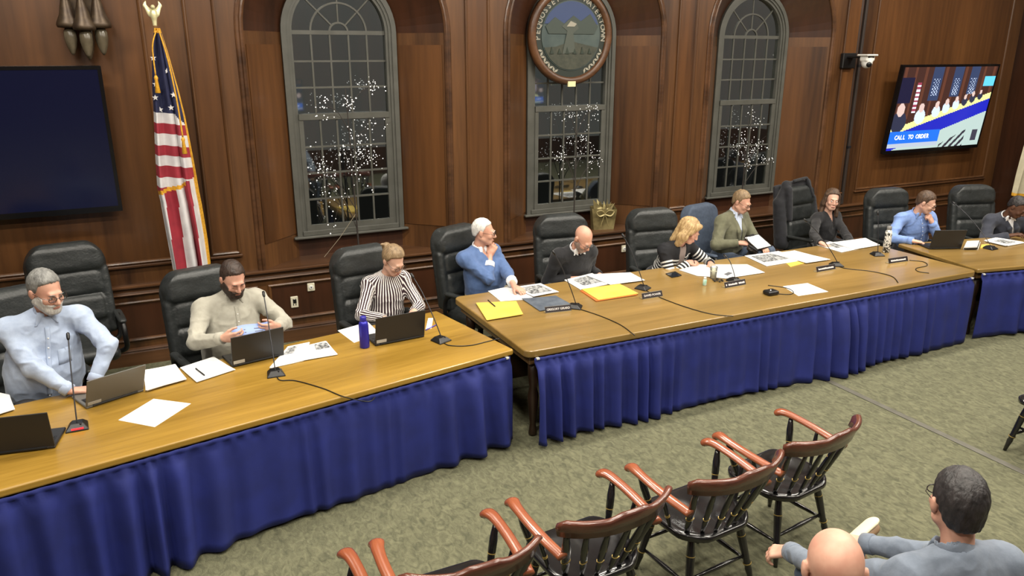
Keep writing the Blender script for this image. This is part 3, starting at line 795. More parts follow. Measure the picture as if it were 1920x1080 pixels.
def head_parts(Hc, l, b, u, sc=1.0, female=False, full=0.0, nose=1.0):
    """fwd = -b. returns prims and a local->world mapper"""
    M = [list(l), list(b), list(u)]
    def P(x, y, z): return Hc + (l * x + b * y + u * z) * sc
    k = sc; jw = .86 if female else 1.0; nf = .8 if female else 1.0
    pr = [('+', Ell(P(0, .018, .03), (.076 * k, .098 * k, .088 * k), M), 0),
          ('+', Ell(P(0, -.03, -.035), ((.063 + full * .01) * k * jw, .068 * k, .088 * k), M), .03),
          ('+', Ell(P(0, -.062, -.1), (.028 * k * jw, .028 * k, .022 * k), M), .025),
          ('+', Cone(P(-.03, -.09, .014), P(.03, -.09, .014), (.008 if female else .011) * k), .02)]
    for s in (-1, 1):
        pr += [('+', Cone(P(s * .058 * jw, .005, -.06), P(s * .02, -.065, -.1), .02 * k, .018 * k), .025),
               ('+', Ell(P(s * .04, -.07, -.035), (.022 * k, .02 * k, .02 * k), M), .02),
               ('-', Ell(P(s * .031, -.109, -.006), (.016 * k, .014 * k, .011 * k), M), .012),
               ('+', Ell(P(s * .031, -.087, -.007), (.0145 * k, .0125 * k, .011 * k), M), .003),
               ('+', Ell(P(s * .079, .012, -.012), (.009 * k, .02 * k, .031 * k), M), .006),
               ('+', Ell(P(s * .086, .018, -.004), (.006 * k, .016 * k, .026 * k), M), .004),
               ('+', Ell(P(s * .012, -.106, -.043), (.009 * k * nf, .01 * k * nf, .008 * k * nf), M), .006)]
    pr += [('+', Cone(P(0, -.096, .002), P(0, -.118 + .005 * (nf < 1), -.038), .0085 * k * nf, .0125 * k * nf), .01),
           ('+', Cone(P(-.018, -.097, -.069), P(.018, -.097, -.069), .0065 * k, .0065 * k), .006),
           ('+', Cone(P(-.015, -.095, -.08), P(.015, -.095, -.08), .007 * k), .006)]
    return pr, P, M
def local_hair(P, Hc, l, b, u, sc):
    L_, B_, U_ = A3(l), A3(b), A3(u); h = A3(Hc)
    def loc(p):
        q = (p - h) / sc; return q @ L_, q @ B_, q @ U_
    return loc
def make_hair(style, Hc, l, b, u, sc, M, P, col, parent, h=.006):
    loc = local_hair(P, Hc, l, b, u, sc); k = sc
    e = .03
    if style == 'bald': return
    th = {'short': .010, 'crop': .007, 'wave': .017, 'fringe': .006}.get(style, .013)
    sd = .0055 if style in ('short', 'crop') else th
    prims = [('+', Ell(P(0, .02, .032), ((.077 + sd) * k, (.099 + th * .8) * k, (.089 + th * 1.6) * k), M), 0)]
    if style in ('short', 'crop', 'wave'):
        prims.append(('+', Ell(P(0, .05, -.03), (.067 * k, .06 * k, .065 * k), M), .02))
    if style == 'wave': prims.append(('+', Ell(P(.012, -.06, .095), (.05 * k, .045 * k, .03 * k), M), .03))
    ys = np.array([-.2, -.085, -.06, -.03, -.012, .0, .03, .07, .2]); zs = np.array([.088, .084, .074, .05, .0, -.022, .0, -.07, -.085])
    if style == 'crop': zs = np.array([.09, .086, .076, .058, .03, .0, .012, -.05, -.06])
    if style == 'fringe': zs = np.array([.2, .2, .2, .2, .2, .03, .01, -.05, -.06]) # only a band round the back
    if style in ('bob', 'bun', 'long'): zs = np.array([.09, .086, .074, .055, .02, .0, -.03, -.08, -.1])
    def line(p):
        x, y, z = loc(p); return (np.interp(y, ys, zs) + .012 * np.minimum(np.abs(x) / .05, 1.0) * (y < -.02) * (-1 if style == 'bob' else .3) + .004 * np.sin(x * 260) * np.sin(y * 190 + 1) - z) * sc
    prims.append(('&', Fn(line, (0, 0, 0), (0, 0, 0)), .016))
    if style == 'bob':                     # loose shoulder-length hair on both sides and the back
        for s in (-1, 1):
            prims += [('+', Cone(P(s * .072, .0, .06), P(s * .098, .01, -.08), .034 * k, .04 * k, (b, 1.35)), .02),
                      ('+', Cone(P(s * .098, .005, -.07), P(s * .092, .01, -.17), .04 * k, .026 * k, (b, 1.3)), .02),
                      ('+', Cone(P(s * .02, -.07, .09), P(s * .082, -.04, .0), .024 * k, .02 * k), .02)]
        prims += [('+', Cone(P(0, .085, .03), P(0, .085, -.16), .07 * k, .06 * k, (b, .7)), .03)]
    if style == 'long':
        for s in (-1, 1):
            prims += [('+', Cone(P(s * .072, .0, .05), P(s * .088, .02, -.07), .024 * k, .028 * k, (b, 1.5)), .02),
                      ('+', Cone(P(s * .08, .035, -.06), P(s * .1, .01, -.2), .03 * k, .022 * k, (b, 1.3)), .02)]
        prims += [('+', Cone(P(0, .08, .03), P(0, .075, -.19), .06 * k, .05 * k, (b, .6)), .03)]
    if style == 'bun':
        prims += [('+', Ell(P(-.012, .125, .06), (.04 * k, .034 * k, .036 * k), M), .01), ('+', Cone(P(-.03, .125, .075), P(-.07, .13, .09), .017 * k, .01 * k), .012)]
    def wr(V):
        q = np.stack(loc(V.astype(np.float32)), 1); a = np.arctan2(q[:, 0], q[:, 1])
        amp = .004 if style in ('bob', 'long', 'wave') else .0022
        return amp * np.sin(a * 26 + 3 * vnoise(V, 12, 2)) * (.6 + .4 * vnoise(V, 18, 4)) + .0022 * vnoise(V, 55, 1)
    solid('hair', prims, h, col, parent, wrinkle=wr, relax=1)
def make_beard(Hc, l, b, u, sc, M, P, col, parent, th=.008, low=-.045, jaw=1.0):
    k = sc; loc = local_hair(P, Hc, l, b, u, sc)
    prims = [('+', Ell(P(0, -.03, -.037), ((.065 + th) * k, (.070 + th) * k, (.09 + th) * k), M), 0),
             ('+', Ell(P(0, -.062, -.103), ((.032 + th) * k, (.03 + th) * k, (.026 + th) * k), M), .025),
             ('+', Cone(P(-.02, -.095, -.058), P(.02, -.095, -.058), .009 * k), .01)]
    for s in (-1, 1): prims.append(('+', Cone(P(s * .06, .004, -.055), P(s * .02, -.065, -.103), (.021 + th) * k, (.02 + th) * k), .02))
    def reg(p):
        x, y, z = loc(p); return np.maximum(z - (np.interp(np.abs(x), [0, .024, .04, .055, .075], [low - .008, low - .01, -.052, -.03, .0])), y - .012) * sc
    prims.append(('&', Fn(reg, (0, 0, 0), (0, 0, 0)), .006))
    prims.append(('-', Ell(P(0, -.103, -.074), (.021 * k, .02 * k, .009 * k), M), .004))
    solid('beard', prims, .006, col, parent, wrinkle=lambda V: .002 * vnoise(V, 70, 3))
def make_glasses(P, parent, sc=1.0, lens=True):
    fr = MB()
    for s in (-1, 1):
        pts = [P(s * (.033 + .025 * math.cos(a)), -.108 - .004 * abs(math.cos(a)), -.009 + .017 * math.sin(a)) for a in np.linspace(0, 2 * math.pi, 17)[:-1]]
        fr.tube(pts, .0022, 5, closed=True)
        fr.tube([P(s * .058, -.106, -.004), P(s * .078, -.07, -.002), P(s * .083, .01, .004)], .0017, 5)
    fr.tube([P(-.009, -.112, -.006), P(0, -.115, -.003), P(.009, -.112, -.006)], .0017, 5)
    g = fr.build('glasses', GLASSF, parent)
    for s in (-1, 1):
        pts = [P(s * (.033 + .0245 * math.cos(a)), -.108 - .004 * abs(math.cos(a)), -.009 + .0165 * math.sin(a)) for a in np.linspace(0, 2 * math.pi, 17)[:-1]]
        MB().add(pts, [tuple(range(16))]).build('lens', LENSM, g)
def person(label, pelvis, yaw, head, look, rh, lh, top, topmat, skinm=SK_FAIR, hair=('short', H_DARK), beard=None, glasses=False, eyes=False,
           female=False, wide=1.0, belly=0.0, group='people seated behind the tables', relbow=(-.5, .5, -1), lelbow=(.5, .5, -1), rhand=None, lhand=None,
           inner=None, legs=DENIM, sleeve=1.0, stripe=None, cross=0, hs=1.0, seatz=.50, feet=True, body_h=.006, collar=True, shoulder_drop=0.0, brow=None, nose=1.0, lips=None, relb=None, lelb=None, vneck=.075, vwid=None, cuff=None, reach=.44, solem=None, pocket=False, chin=None, crossout=.26):
    """seated figure. pelvis (x, y); yaw in degrees (0 faces -y, positive turns to +x); head centre in the room; look=(yaw, pitch, roll) of the head in degrees;
    rh / lh: wrist places in the room; top: shirt | sweater | blazer | cardigan | blouse"""
    O = Vector((pelvis[0], pelvis[1], 0)); t = thing('person', label, 'person', O, 0, group)
    ya = R(yaw); F = Vector((math.sin(ya), -math.cos(ya), 0)); Lf = Vector((math.cos(ya), math.sin(ya), 0)); U = Vector((0, 0, 1))
    Hc = Vector(head) - O
    hy, hp, hr = (R(a) for a in look)
    hf = Vector((math.sin(hy) * math.cos(hp), -math.cos(hy) * math.cos(hp), -math.sin(hp)))
    side = Vector((math.cos(hy), math.sin(hy), 0)); hu = hf.cross(side) * -1
    hu = (side.cross(hf) * -1); 
    if hu.z < 0: hu = -hu
    hu = (hu * math.cos(hr) + side * math.sin(hr)).normalized()
    l, b, u = frame_from(hf, hu)
    P0 = Vector((0, 0, seatz + .10))
    N = Hc - u * .128 * hs - U * .052 + b * .026 * hs - F * .02         # base of the neck
    Sp = unit(N - P0)                                                       # spine direction
    C = P0.lerp(N, .62) + F * .01 - Sp * 0; Wst = P0.lerp(N, .3) + F * (.015 + belly * .4)
    sw = (.175 if female else .195) * wide
    Sc = N - Sp * (.066 + shoulder_drop) - F * .005
    SL, SR = Sc + Lf * sw, Sc - Lf * sw
    back = -F
    if chin:                                   # put the fist under the chin
        spec = rhand if chin == 'r' else lhand; hd = unit(spec['dir']); ch_ = Hc + (b * -.075 - u * .128) * hs + O
        w_ = ch_ - hd * .095 + hf * .035
        if chin == 'r': rh = w_
        else: lh = w_
    RW, LW = Vector(rh) - O, Vector(lh) - O
    def hint(hh): return hh if isinstance(hh, Vector) else Lf * hh[0] - F * hh[1] + U * hh[2]
    if relb is not None: relbow = Vector(relb) - O - (SR + RW) / 2
    if lelb is not None: lelbow = Vector(lelb) - O - (SL + LW) / 2
    ER, EL = solve_arm(SR, RW, hint(relbow)), solve_arm(SL, LW, hint(lelbow))
    tw, td = (.148 if female else .165) * wide, (.105 if female else .118)
    n = F - Sp * F.dot(Sp)
    def torso(x, bx=0.0):
        return [('+', Cone(P0, Wst, tw * 1.0 + x + belly * .3, tw * .95 + x + belly * .5, (n, (td + x + belly * .45) / (tw + x) * 1.02)), 0.0 if bx == 0 else .03),
                ('+', Cone(Wst, C, tw * .95 + x + belly * .5, tw * 1.0 + x, (n, (td + x + belly * .2) / (tw + x))), .06),
                ('+', Cone(C, Sc - Sp * .03, tw * 1.0 + x, tw * .72 + x, (n, (td + x) / (tw + x) * .95)), .05),
                ('+', Cone(SR * .92 + Sc * .08, SL * .92 + Sc * .08, .058 + x), .05),
                ('+', Cone(Sc + Sp * .0, N - Sp * .008 - F * .002, .088 + x * .6, .056 + x * .5), .04)] + [('+', Cone(Sc + (S_ - Sc) * .82 + Sp * .012, N - Sp * .035, .046 + x, .05 + x), .04) for S_ in (SL, SR)]
    hp_, PH, MH = head_parts(Hc, l, b, u, hs, female, belly * 3, nose)
    skinp = [('+', q, k) for (o, q, k) in []]
    prims = list(hp_)
    prims += [('+', Cone(Hc + (b * .022 - u * .05) * hs, N - Sp * .02, .052 * hs, .056 * (0.88 if female else 1.0)), .03)]
    prims += [(o, q, max(k, .03)) for o, q, k in torso(-.03)]
    for S, E, Wr in ((SR, ER, RW), (SL, EL, LW)):
        prims += [('+', Cone(S, E, .042, .036), .02), ('+', Cone(E, Wr, .036, .0245), .015)]
    def hand(W, E, spec, sd):
        sp = dict(spec or {}); fd = Vector(sp.pop('dir', (W - E))); pd = Vector(sp.pop('palm', (0, 0, -1)))
        return hand_prims(W, fd, pd, side=sd, sc=sp.pop('sc', .95 if female else 1.04), **sp)
    prims += hand(RW, ER, rhand, -1) + hand(LW, EL, lhand, 1)
    body = solid('body', prims, body_h, skinm, t, relax=1)
    # ---- clothes
    seed = int(abs(pelvis[0]) * 100)
    el3 = [A3(ER), A3(EL), A3(Wst + Lf * .12), A3(Wst - Lf * .12), A3(SR * .8 + Wst * .2), A3(SL * .8 + Wst * .2)]
    def folds(V, amp=.006):
        w = V + .035 * np.stack([vnoise(V, 7, seed + 5), vnoise(V, 7, seed + 6), vnoise(V, 7, seed + 7)], 1)
        r1 = (1 - np.abs(vnoise(w * np.array([1, 1, 1.25]), 9, seed))) ** 3; r2 = (1 - np.abs(vnoise(w, 20, seed + 1))) ** 2
        near = 0
        for e in el3: near = near + np.exp(-((V - e) ** 2).sum(1) / .012)
        return amp * (1.5 * (r1 - .3) * (.7 + .6 * np.minimum(near, 1.2)) + .55 * (r2 - .4) * (.35 + np.minimum(near, 1.3)))
    th = {'shirt': .014, 'blouse': .012, 'sweater': .014, 'blazer': .02, 'cardigan': .016}[top]
    cs = torso(th)
    rs = {'shirt': .006, 'blouse': .006, 'sweater': .006, 'blazer': .011, 'cardigan': .01}[top]
    arms = []; aw = (.9 if female else .97) * (1 + (wide - 1) * .6)
    for S, E, Wr in ((SR, ER, RW), (SL, EL, LW)):
        We = E.lerp(Wr, .97 * sleeve)
        arms += [(S * .96 + Sc * .04, E, (.055 + rs) * aw, (.049 + rs) * aw, False), (E, We, (.048 + rs) * aw, .035 + rs, True)]
    for a_, b_, r0, r1, fl in arms: cs.append(('+', Cone(a_, b_, r0, r1, None, fl), .045 if not fl else .02))
    nb = N + Sp * .02
    cs.append(('-', Cone(N - Sp * .02 - F * .0, N + Sp * .09 + F * .03, .054, .062), .008))       # neck opening
    if top in ('blazer', 'cardigan'):
        # open front: a wedge cut that shows the shirt
        a0 = N + F * .1 - Sp * .0; z1 = Wst + F * (.2 + belly) - Sp * .02
        wid = vwid or (.055 if top == 'blazer' else .06)
        cs.append(('-', Cone(a0, z1, wid, .02 if top == 'blazer' else wid * .9, (n, 1.6)), .006))
        ip = torso(.006); ip.append(('-', Cone(N - Sp * .02, N + Sp * .09 + F * .03, .052, .06), .008))
        solid('shirt', ip, .009, inner, t, wrinkle=lambda V: folds(V, .003))
    if top in ('sweater',):
        cs.append(('-', Cone(N + F * .06 + Sp * .01, N + F * .13 - Sp * vneck, .05, .012, (n, 1.5)), .006))
    attr = None
    if stripe:
        segs = [(A3(a_), A3(b_), max(r0, r1)) for a_, b_, r0, r1, fl in arms]; base = A3(P0); sp3 = A3(Sp); lf3 = A3(Lf); n3 = A3(n.normalized())
        def sa(V):
            V = V.astype(np.float32); best = np.full(len(V), 1e3); val = np.zeros(len(V))
            q = V - base; hgt = q @ sp3; xx = q @ lf3; yy = q @ n3
            rad = np.sqrt(xx ** 2 + (yy * 1.35) ** 2); td_ = rad - tw * .98
            val = (np.arctan2(xx, yy * 1.35) * .15 if stripe == 'along' else (float((N - P0).length) - hgt)) + 10.0; best = td_
            acc = 0.0
            for i, (a_, b_, r_) in enumerate(segs):
                ab = b_ - a_; ln = float(np.linalg.norm(ab)); d_ = ab / ln; w = V - a_; tt = w @ d_; tc = np.clip(tt, 0, ln)
                e = w - tc[:, None] * d_; dist = np.sqrt((e * e).sum(1)) - r_
                ref = np.cross(d_, n3); ref /= np.linalg.norm(ref) + 1e-9; r2 = np.cross(d_, ref)
                vv = (np.arctan2(e @ ref, e @ r2) * .055 if stripe == 'along' else tt + (.30 if i % 2 else 0.0)) + 10.0
                mk = dist < best - (.012 if i % 2 == 0 else 0); best = np.where(mk, dist, best); val = np.where(mk, vv, val)
            return val
        attr = {'stripe': sa}
    wr_amp = {'shirt': .0085, 'blouse': .007, 'sweater': .006, 'blazer': .006, 'cardigan': .006}[top]
    cl = solid({'shirt': 'shirt', 'blouse': 'blouse', 'sweater': 'sweater', 'blazer': 'blazer', 'cardigan': 'cardigan'}[top], cs, .0085, topmat, t,
               wrinkle=lambda V: folds(V, wr_amp), attr=attr)
    cfm = cuff or (topmat if top == 'shirt' else None)
    if cfm is not None:
        for S, E, Wr in ((SR, ER, RW), (SL, EL, LW)):
            e1 = E.lerp(Wr, .97 * sleeve); d = (Wr - E).normalized(); r_ = .037 + rs + (.048 * aw - .037) * (1 - sleeve)
            MB().tube([e1 - d * .045, e1 - d * .04, e1 + d * .006, e1 + d * .008, e1 + d * .004], [r_ + .001, r_ + .005, r_ + .004, r_ - .002, r_ - .008], 14).build('cuff', cfm, cl, smooth=True)
    # collar
    cm = {'shirt': topmat, 'blouse': None, 'sweater': WHITE_SH, 'blazer': inner, 'cardigan': None}[top]
    if cm is not None and collar:
        cp0 = [('+', Cone(N - Sp * .014, N + Sp * .036 + F * .012, .080, .067), 0), ('-', Cone(N - Sp * .06, N + Sp * .1 + F * .03, .058, .058), .0)]
        cp0.append(('-', Cone(N + F * .07 + Sp * .05, N + F * .075 - Sp * .06, .018, .01, (n, 2.0)), .004))
        for s in (-1, 1):
            q = N + Lf * s * .034 + F * .066 + Sp * .014
            cp0.append(('+', Cone(q, q + Lf * s * .03 + F * .026 - Sp * .06, .026, .008, (n, .4)), .006))
        solid('collar', cp0, .006, cm, cl)
    if top == 'blazer':
        for s in (-1, 1):
            a0 = N + Lf * s * .06 + F * .05 - Sp * .01; a1 = C + Lf * s * .05 + F * (td + .03 + belly * .3); a2 = Wst + Lf * s * .02 + F * (td + .035 + belly * .6)
            solid('lapel', [('+', Cone(a0, a1, .03, .036, (n, .42)), 0), ('+', Cone(a1, a2, .036, .012, (n, .42)), .01)], .008, topmat, cl)
    if top == 'shirt':
        me_ = cl.data; vv = np.zeros(len(me_.vertices) * 3, np.float32); me_.vertices.foreach_get('co', vv); vv = vv.reshape(-1, 3)
        tree = BVHTree.FromPolygons([tuple(map(float, q)) for q in vv], [tuple(p.vertices) for p in me_.polygons])
        def surf(p, d):
            st = td + belly * .7 + .075
            hit = tree.ray_cast(p + d * st, -d, st)[0]
            return hit if hit is not None else p + d * (td + belly * .5 + .03)
        ln = [surf(N.lerp(P0, k / 9.0), F) + F * .002 for k in range(1, 9)]
        MB().tube(smooth_path(ln, 3), .015, 8, flat=.36, up=tuple(F)).build('placket', topmat, cl, smooth=True)
        for k in range(1, 8): MB().ball(ln[k] + F * .005, .0055, 8, 4).build('button', mat('shirt button', lin(226, 224, 216), .4), cl)
        if pocket:
            g = [surf(C + Lf * (.055 + .085 * i / 3) + Sp * (.0 - .1 * j / 3), F) + F * .003 for j in range(4) for i in range(4)]
            MB().add(g, [(j * 4 + i, j * 4 + i + 1, j * 4 + i + 5, j * 4 + i + 4) for j in range(3) for i in range(3)]).build('pocket', topmat, cl, smooth=True).modifiers.new('thick', 'SOLIDIFY').thickness = .004
    # ---- legs
    if legs is not None:
        lp = [('+', Cone(P0 - Lf * .08 - U * .02, P0 + Lf * .08 - U * .02, .125 * wide), 0)]; ft = []
        for s in (-1, 1):
            hip = P0 + Lf * s * .09 - U * .03; kn = hip + F * .40 + Lf * s * .05 + U * (.02 if not cross else .02)
            an = Vector((kn.x, kn.y, .09)) + F * .02
            if cross == s:
                kn = hip + F * (reach - .04) + Lf * s * .18 + U * .10; an = hip + F * reach - Lf * s * crossout + U * .14
            lp += [('+', Cone(hip, kn, .088, .066), .04), ('+', Cone(kn, an, .064, .045), .02)]; ft.append((an, s))
        solid('trousers', lp, .013, legs, t, wrinkle=lambda V: folds(V, .006))
        if feet:
            for an, s in ft:
                cr = cross == s; fd = F if not cr else unit(-Lf * s * .8 + F * .25 + U * .35); sn = -U if not cr else unit((F * .35 + U * .8) - fd * (F * .35 + U * .8).dot(fd))     # toe direction, sole normal
                base = an + sn * .04
                so = solid('shoe', [('+', Cone(base - fd * .04, base + fd * .15, .042, .036, (sn, .8)), 0), ('+', Cone(an - sn * .02, base, .044, .042), .02)], .009, SHOE if solem is None else mat('tan shoe', lin(150, 122, 92), .6), t)
                q = base + sn * .026
                solid('sole', [('+', Cone(q - fd * .045, q + fd * .16, .044, .042, (sn, .34)), 0)], .007, solem or mat('dark sole', lin(28, 26, 25), .7), so)
    # ---- head dress
    make_hair(hair[0], Hc, l, b, u, hs, MH, PH, hair[1], t)
    if beard: make_beard(Hc, l, b, u, hs, MH, PH, beard[0], t, beard[1])
    bm_ = brow or (hair[1] if hair[0] != 'bald' else None)
    if bm_:
        for s in (-1, 1):
            MB().tube([PH(s * .014, -.103, .011), PH(s * .03, -.1035, .016), PH(s * .047, -.094, .012)], [.002, .0026, .0014] if female else [.003, .0036, .002], 6).build('eyebrow', bm_, t, smooth=True)
    lm = lips or (mat('rose lips', lin(168, 92, 90), .4) if female else mat('lip skin', lin(160, 104, 92), .45))
    MB().tube([PH(-.02, -.0995, -.075), PH(-.008, -.1045, -.0735), PH(.008, -.1045, -.0735), PH(.02, -.0995, -.075)], [.002, .0036, .0036, .002], 6).build('lips', lm, t, smooth=True)
    if eyes:
        for s in (-1, 1):
            e = MB().ball(PH(s * .031, -.0905, -.007), .0096 * hs, 10, 6).build('eye', EYEW, t, smooth=True)
            MB().ball(PH(s * .031 + .0, -.0985, -.007), .0046 * hs, 8, 6).build('iris', IRIS, e, smooth=True)
    if glasses: make_glasses(PH, t, hs)
    t['_N'] = 0; del t['_N']
    return t, O, dict(F=F, L=Lf, PH=PH, N=N, ER=ER + O, EL=EL + O)
# P1 grey-bearded man
sh1 = cloth('pale blue shirt', lin(166, 180, 202), lin(154, 168, 192))
person('grey-bearded man with glasses and pale blue shirt typing on a silver laptop', (-.84, 5.74), 14, atY(86, 545, 5.60), (38, 14, 0), at(132, 733, .80), at(176, 716, .81),
       'shirt', sh1, SK_FAIR, ('short', H_GREY), (B_WHITE, .006), True, True, wide=1.14, belly=.06, relb=at(28, 742, .84), lelb=at(205, 668, .95), legs=TROUS, seatz=.56, hs=1.08, pocket=True,
       lhand=dict(dir=(.3, -.9, -.1)), rhand=dict(dir=(.9, .05, -.1)))
sh2 = cloth('stone shirt', lin(168, 165, 152), lin(156, 153, 140))
person('dark-bearded man in a stone shirt reading a pale blue sheet', (.42, 6.06), 14, atY(437, 522, 5.92), (16, 24, 0), at(418, 634, .93), at(520, 612, .93),
       'shirt', sh2, SK_FAIR, ('short', H_DARK), (H_DARK, .010), wide=1.14, belly=.06, relbow=(-1, .3, -.8), lelbow=(1, .3, -.8), legs=KHAKI, hs=1.04,
       rhand=dict(dir=(.9, -.3, .0), palm=(.3, 1, .3), curl=(.5, .6, .5)), lhand=dict(dir=(-.9, -.3, 0), palm=(-.3, 1, .3), curl=(.5, .6, .5)))
st3 = striped('striped blouse', lin(232, 228, 224), lin(48, 26, 34), .023, .6)
person('woman with fair bun and glasses in a thin striped blouse at a black laptop', (1.74, 6.30), 14, atY(738, 488, 6.17), (22, 30, 0), at(722, 598, .80), at(776, 584, .80),
       'blouse', st3, SK_PALE, ('bun', H_SANDY), None, True, female=True, relbow=(-1, .4, -.8), lelbow=(1, .4, -.8), stripe='along', legs=TROUS,
       rhand=dict(dir=(.6, -.8, -.1)), lhand=dict(dir=(-.4, -.9, -.1)))
sw4 = cloth('blue sweater', lin(82, 108, 154), lin(72, 97, 141), .3)
c4 = atY(916, 462, 6.46)
person('white-haired man in a blue sweater with his fist at his chin', (2.88, 6.68), 24, atY(907, 434, 6.62), (58, 6, 0), atY(914, 482, 6.42), at(965, 538, .82),
       'sweater', sw4, SK_FAIR, ('crop', H_WHITE), None, True, True, wide=1.12, belly=.06, relbow=(-.45, -.85, -1.15), lelbow=(1, .2, -.8), legs=KHAKI, sleeve=.66, seatz=.54, cuff=WHITE_SH, chin='r',
       rhand=dict(dir=(.35, -.1, .9), palm=(.5, .8, 0), curl=(.9, 1.2, .9)), lhand=dict(dir=(.3, -.9, -.15)))
sw5 = cloth('black sweater', lin(26, 27, 31), lin(20, 21, 25), .3)
person('bald man in a black sweater with his head bowed over papers', (3.86, 6.64), 2, atY(1094, 447, 6.28), (12, 38, 0), (3.70, 6.36, .74), (4.02, 6.36, .74),
       'sweater', sw5, SK_FAIR, ('bald', H_GREY), (hairmat('grey stubble', lin(150, 128, 116), lin(120, 104, 96)), .003), True, wide=1.05, relbow=(-.35, .5, -1), lelbow=(.35, .5, -1), legs=TROUS,
       brow=H_GREY)
st6 = striped('striped cardigan', lin(24, 25, 30), lin(222, 222, 218), .038, .45, yoke=10.1)
person('blond woman in a black and white striped cardigan writing at the table', (4.92, 6.52), 14, atY(1293, 432, 6.2), (34, 28, 6), at(1290, 492, .81), at(1332, 494, .80),
       'cardigan', st6, SK_FAIR, ('bob', H_BLOND), None, False, female=True, wide=1.12, stripe='across', inner=cloth('taupe top', lin(140, 126, 120)), relbow=(-1, .35, -.5), lelbow=(1, .3, -.6), legs=TROUS,
       rhand=dict(dir=(.8, -.5, -.1), palm=(.2, .5, -1), curl=(.6, .7, .5)), lhand=dict(dir=(-.3, -.9, -.2)))
bz7 = cloth('olive blazer', lin(104, 104, 82), lin(92, 92, 72), .2); sh7 = cloth('ice blue shirt', lin(190, 202, 222))
person('man with glasses in an olive blazer writing on a clipboard', (6.08, 6.84), 14, atY(1391, 378, 6.74), (20, 22, 0), atY(1386, 456, 6.52), atY(1428, 462, 6.45),
       'blazer', bz7, SK_FAIR, ('short', H_SANDY), None, True, wide=1.08, inner=sh7, vwid=.08, legs=DENIM, cross=1, relbow=(-1, .4, -.8), lelbow=(1, .4, -.8), seatz=.52,
       rhand=dict(dir=(.8, -.4, 0), palm=(.2, .3, -1), curl=(.6, .7, .5)), lhand=dict(dir=(-.2, -.9, -.2)))
bk8 = cloth('black jacket', lin(22, 22, 26), lin(17, 17, 21), .2)
person('woman with long brown hair in a black top turning her head aside', (7.66, 6.86), 4, atY(1560, 374, 6.76), (-30, 2, 6), at(1540, 456, .80), at(1600, 462, .70),
       'sweater', bk8, SK_PALE, ('long', H_BROWN), None, False, True, female=True, legs=TROUS, relbow=(-1, .3, -.8), lelbow=(1, .3, -.8), collar=False, vneck=.17,
       rhand=dict(dir=(.2, -.9, -.2)))
sh9 = cloth('sky blue shirt', lin(126, 154, 210), lin(114, 142, 198))
person('man in a sky blue shirt with a hand at his chin beside a dark laptop', (8.46, 6.22), -14, atY(1737, 379, 5.98), (30, 24, -4), at(1712, 452, .80), atY(1752, 420, 5.8),
       'shirt', sh9, SK_PALE, ('short', H_BROWN), None, True, wide=1.04, relbow=(-1, .3, -.7), lelbow=(.3, -.5, -1), legs=TROUS, chin='l',
       rhand=dict(dir=(.75, -.6, -.1)), lhand=dict(dir=(-.5, .2, .85), palm=(-.3, .9, 0), curl=(.9, 1.1, .8)))
sj10 = cloth('dark suit jacket', lin(46, 50, 62), lin(38, 42, 54), .2)
person('man in a dark suit jacket bent over his papers beside the white flag', (9.72, 5.88), -18, atY(1908, 388, 5.62), (10, 34, 0), at(1893, 442, .80), at(1935, 440, .80),
       'blazer', sj10, SK_DARK, ('crop', H_BLACK), None, False, wide=1.1, inner=WHITE_SH, vwid=.075, legs=TROUS, relbow=(-1, .4, -.6), lelbow=(1, .4, -.6),
       lips=mat('lip brown', lin(84, 50, 44), .45))
# listeners in the front row, seen from behind
sh11 = cloth('grey blue shirt', lin(112, 122, 136), lin(100, 110, 124), .3)
person('dark-haired listener in a grey shirt with glasses holding his crossed ankle', (2.63, 1.42), 166, (2.57, 1.53, 1.30), (146, 4, 0), at(1618, 1018, .74), at(1482, 1034, .70),
       'shirt', sh11, SK_FAIR, ('short', H_BLACK), None, True, wide=1.1, belly=.02, group='people listening in the front row', relbow=(-1, -.1, -.5), lelbow=(1, .2, -.6), legs=DENIM, seatz=.44, cross=1, hs=1.08, reach=.66, crossout=.07, solem=mat('cream sole', lin(222, 206, 172), .7),
       rhand=dict(dir=(-.5, .7, -.15), palm=(.2, .2, -1), curl=(.5, .6, .5)), lhand=dict(dir=(-.4, .8, -.4), palm=(.2, .0, -1), curl=(.5, .6, .5)))
sh12 = cloth('slate shirt', lin(126, 136, 152), lin(112, 122, 138), .3)
person('bald listener seen from behind next to the dark-haired listener', (1.92, 1.2), 160, (1.85, 1.45, 1.30), (142, 14, 0), (2.05, 1.62, .58), (1.72, 1.66, .58),
       'shirt', sh12, SK_FAIR, ('bald', H_GREY), None, False, wide=1.1, group='people listening in the front row', relbow=(-1, .3, -.8), lelbow=(1, .3, -.8), legs=DENIM, seatz=.44, hs=1.12)
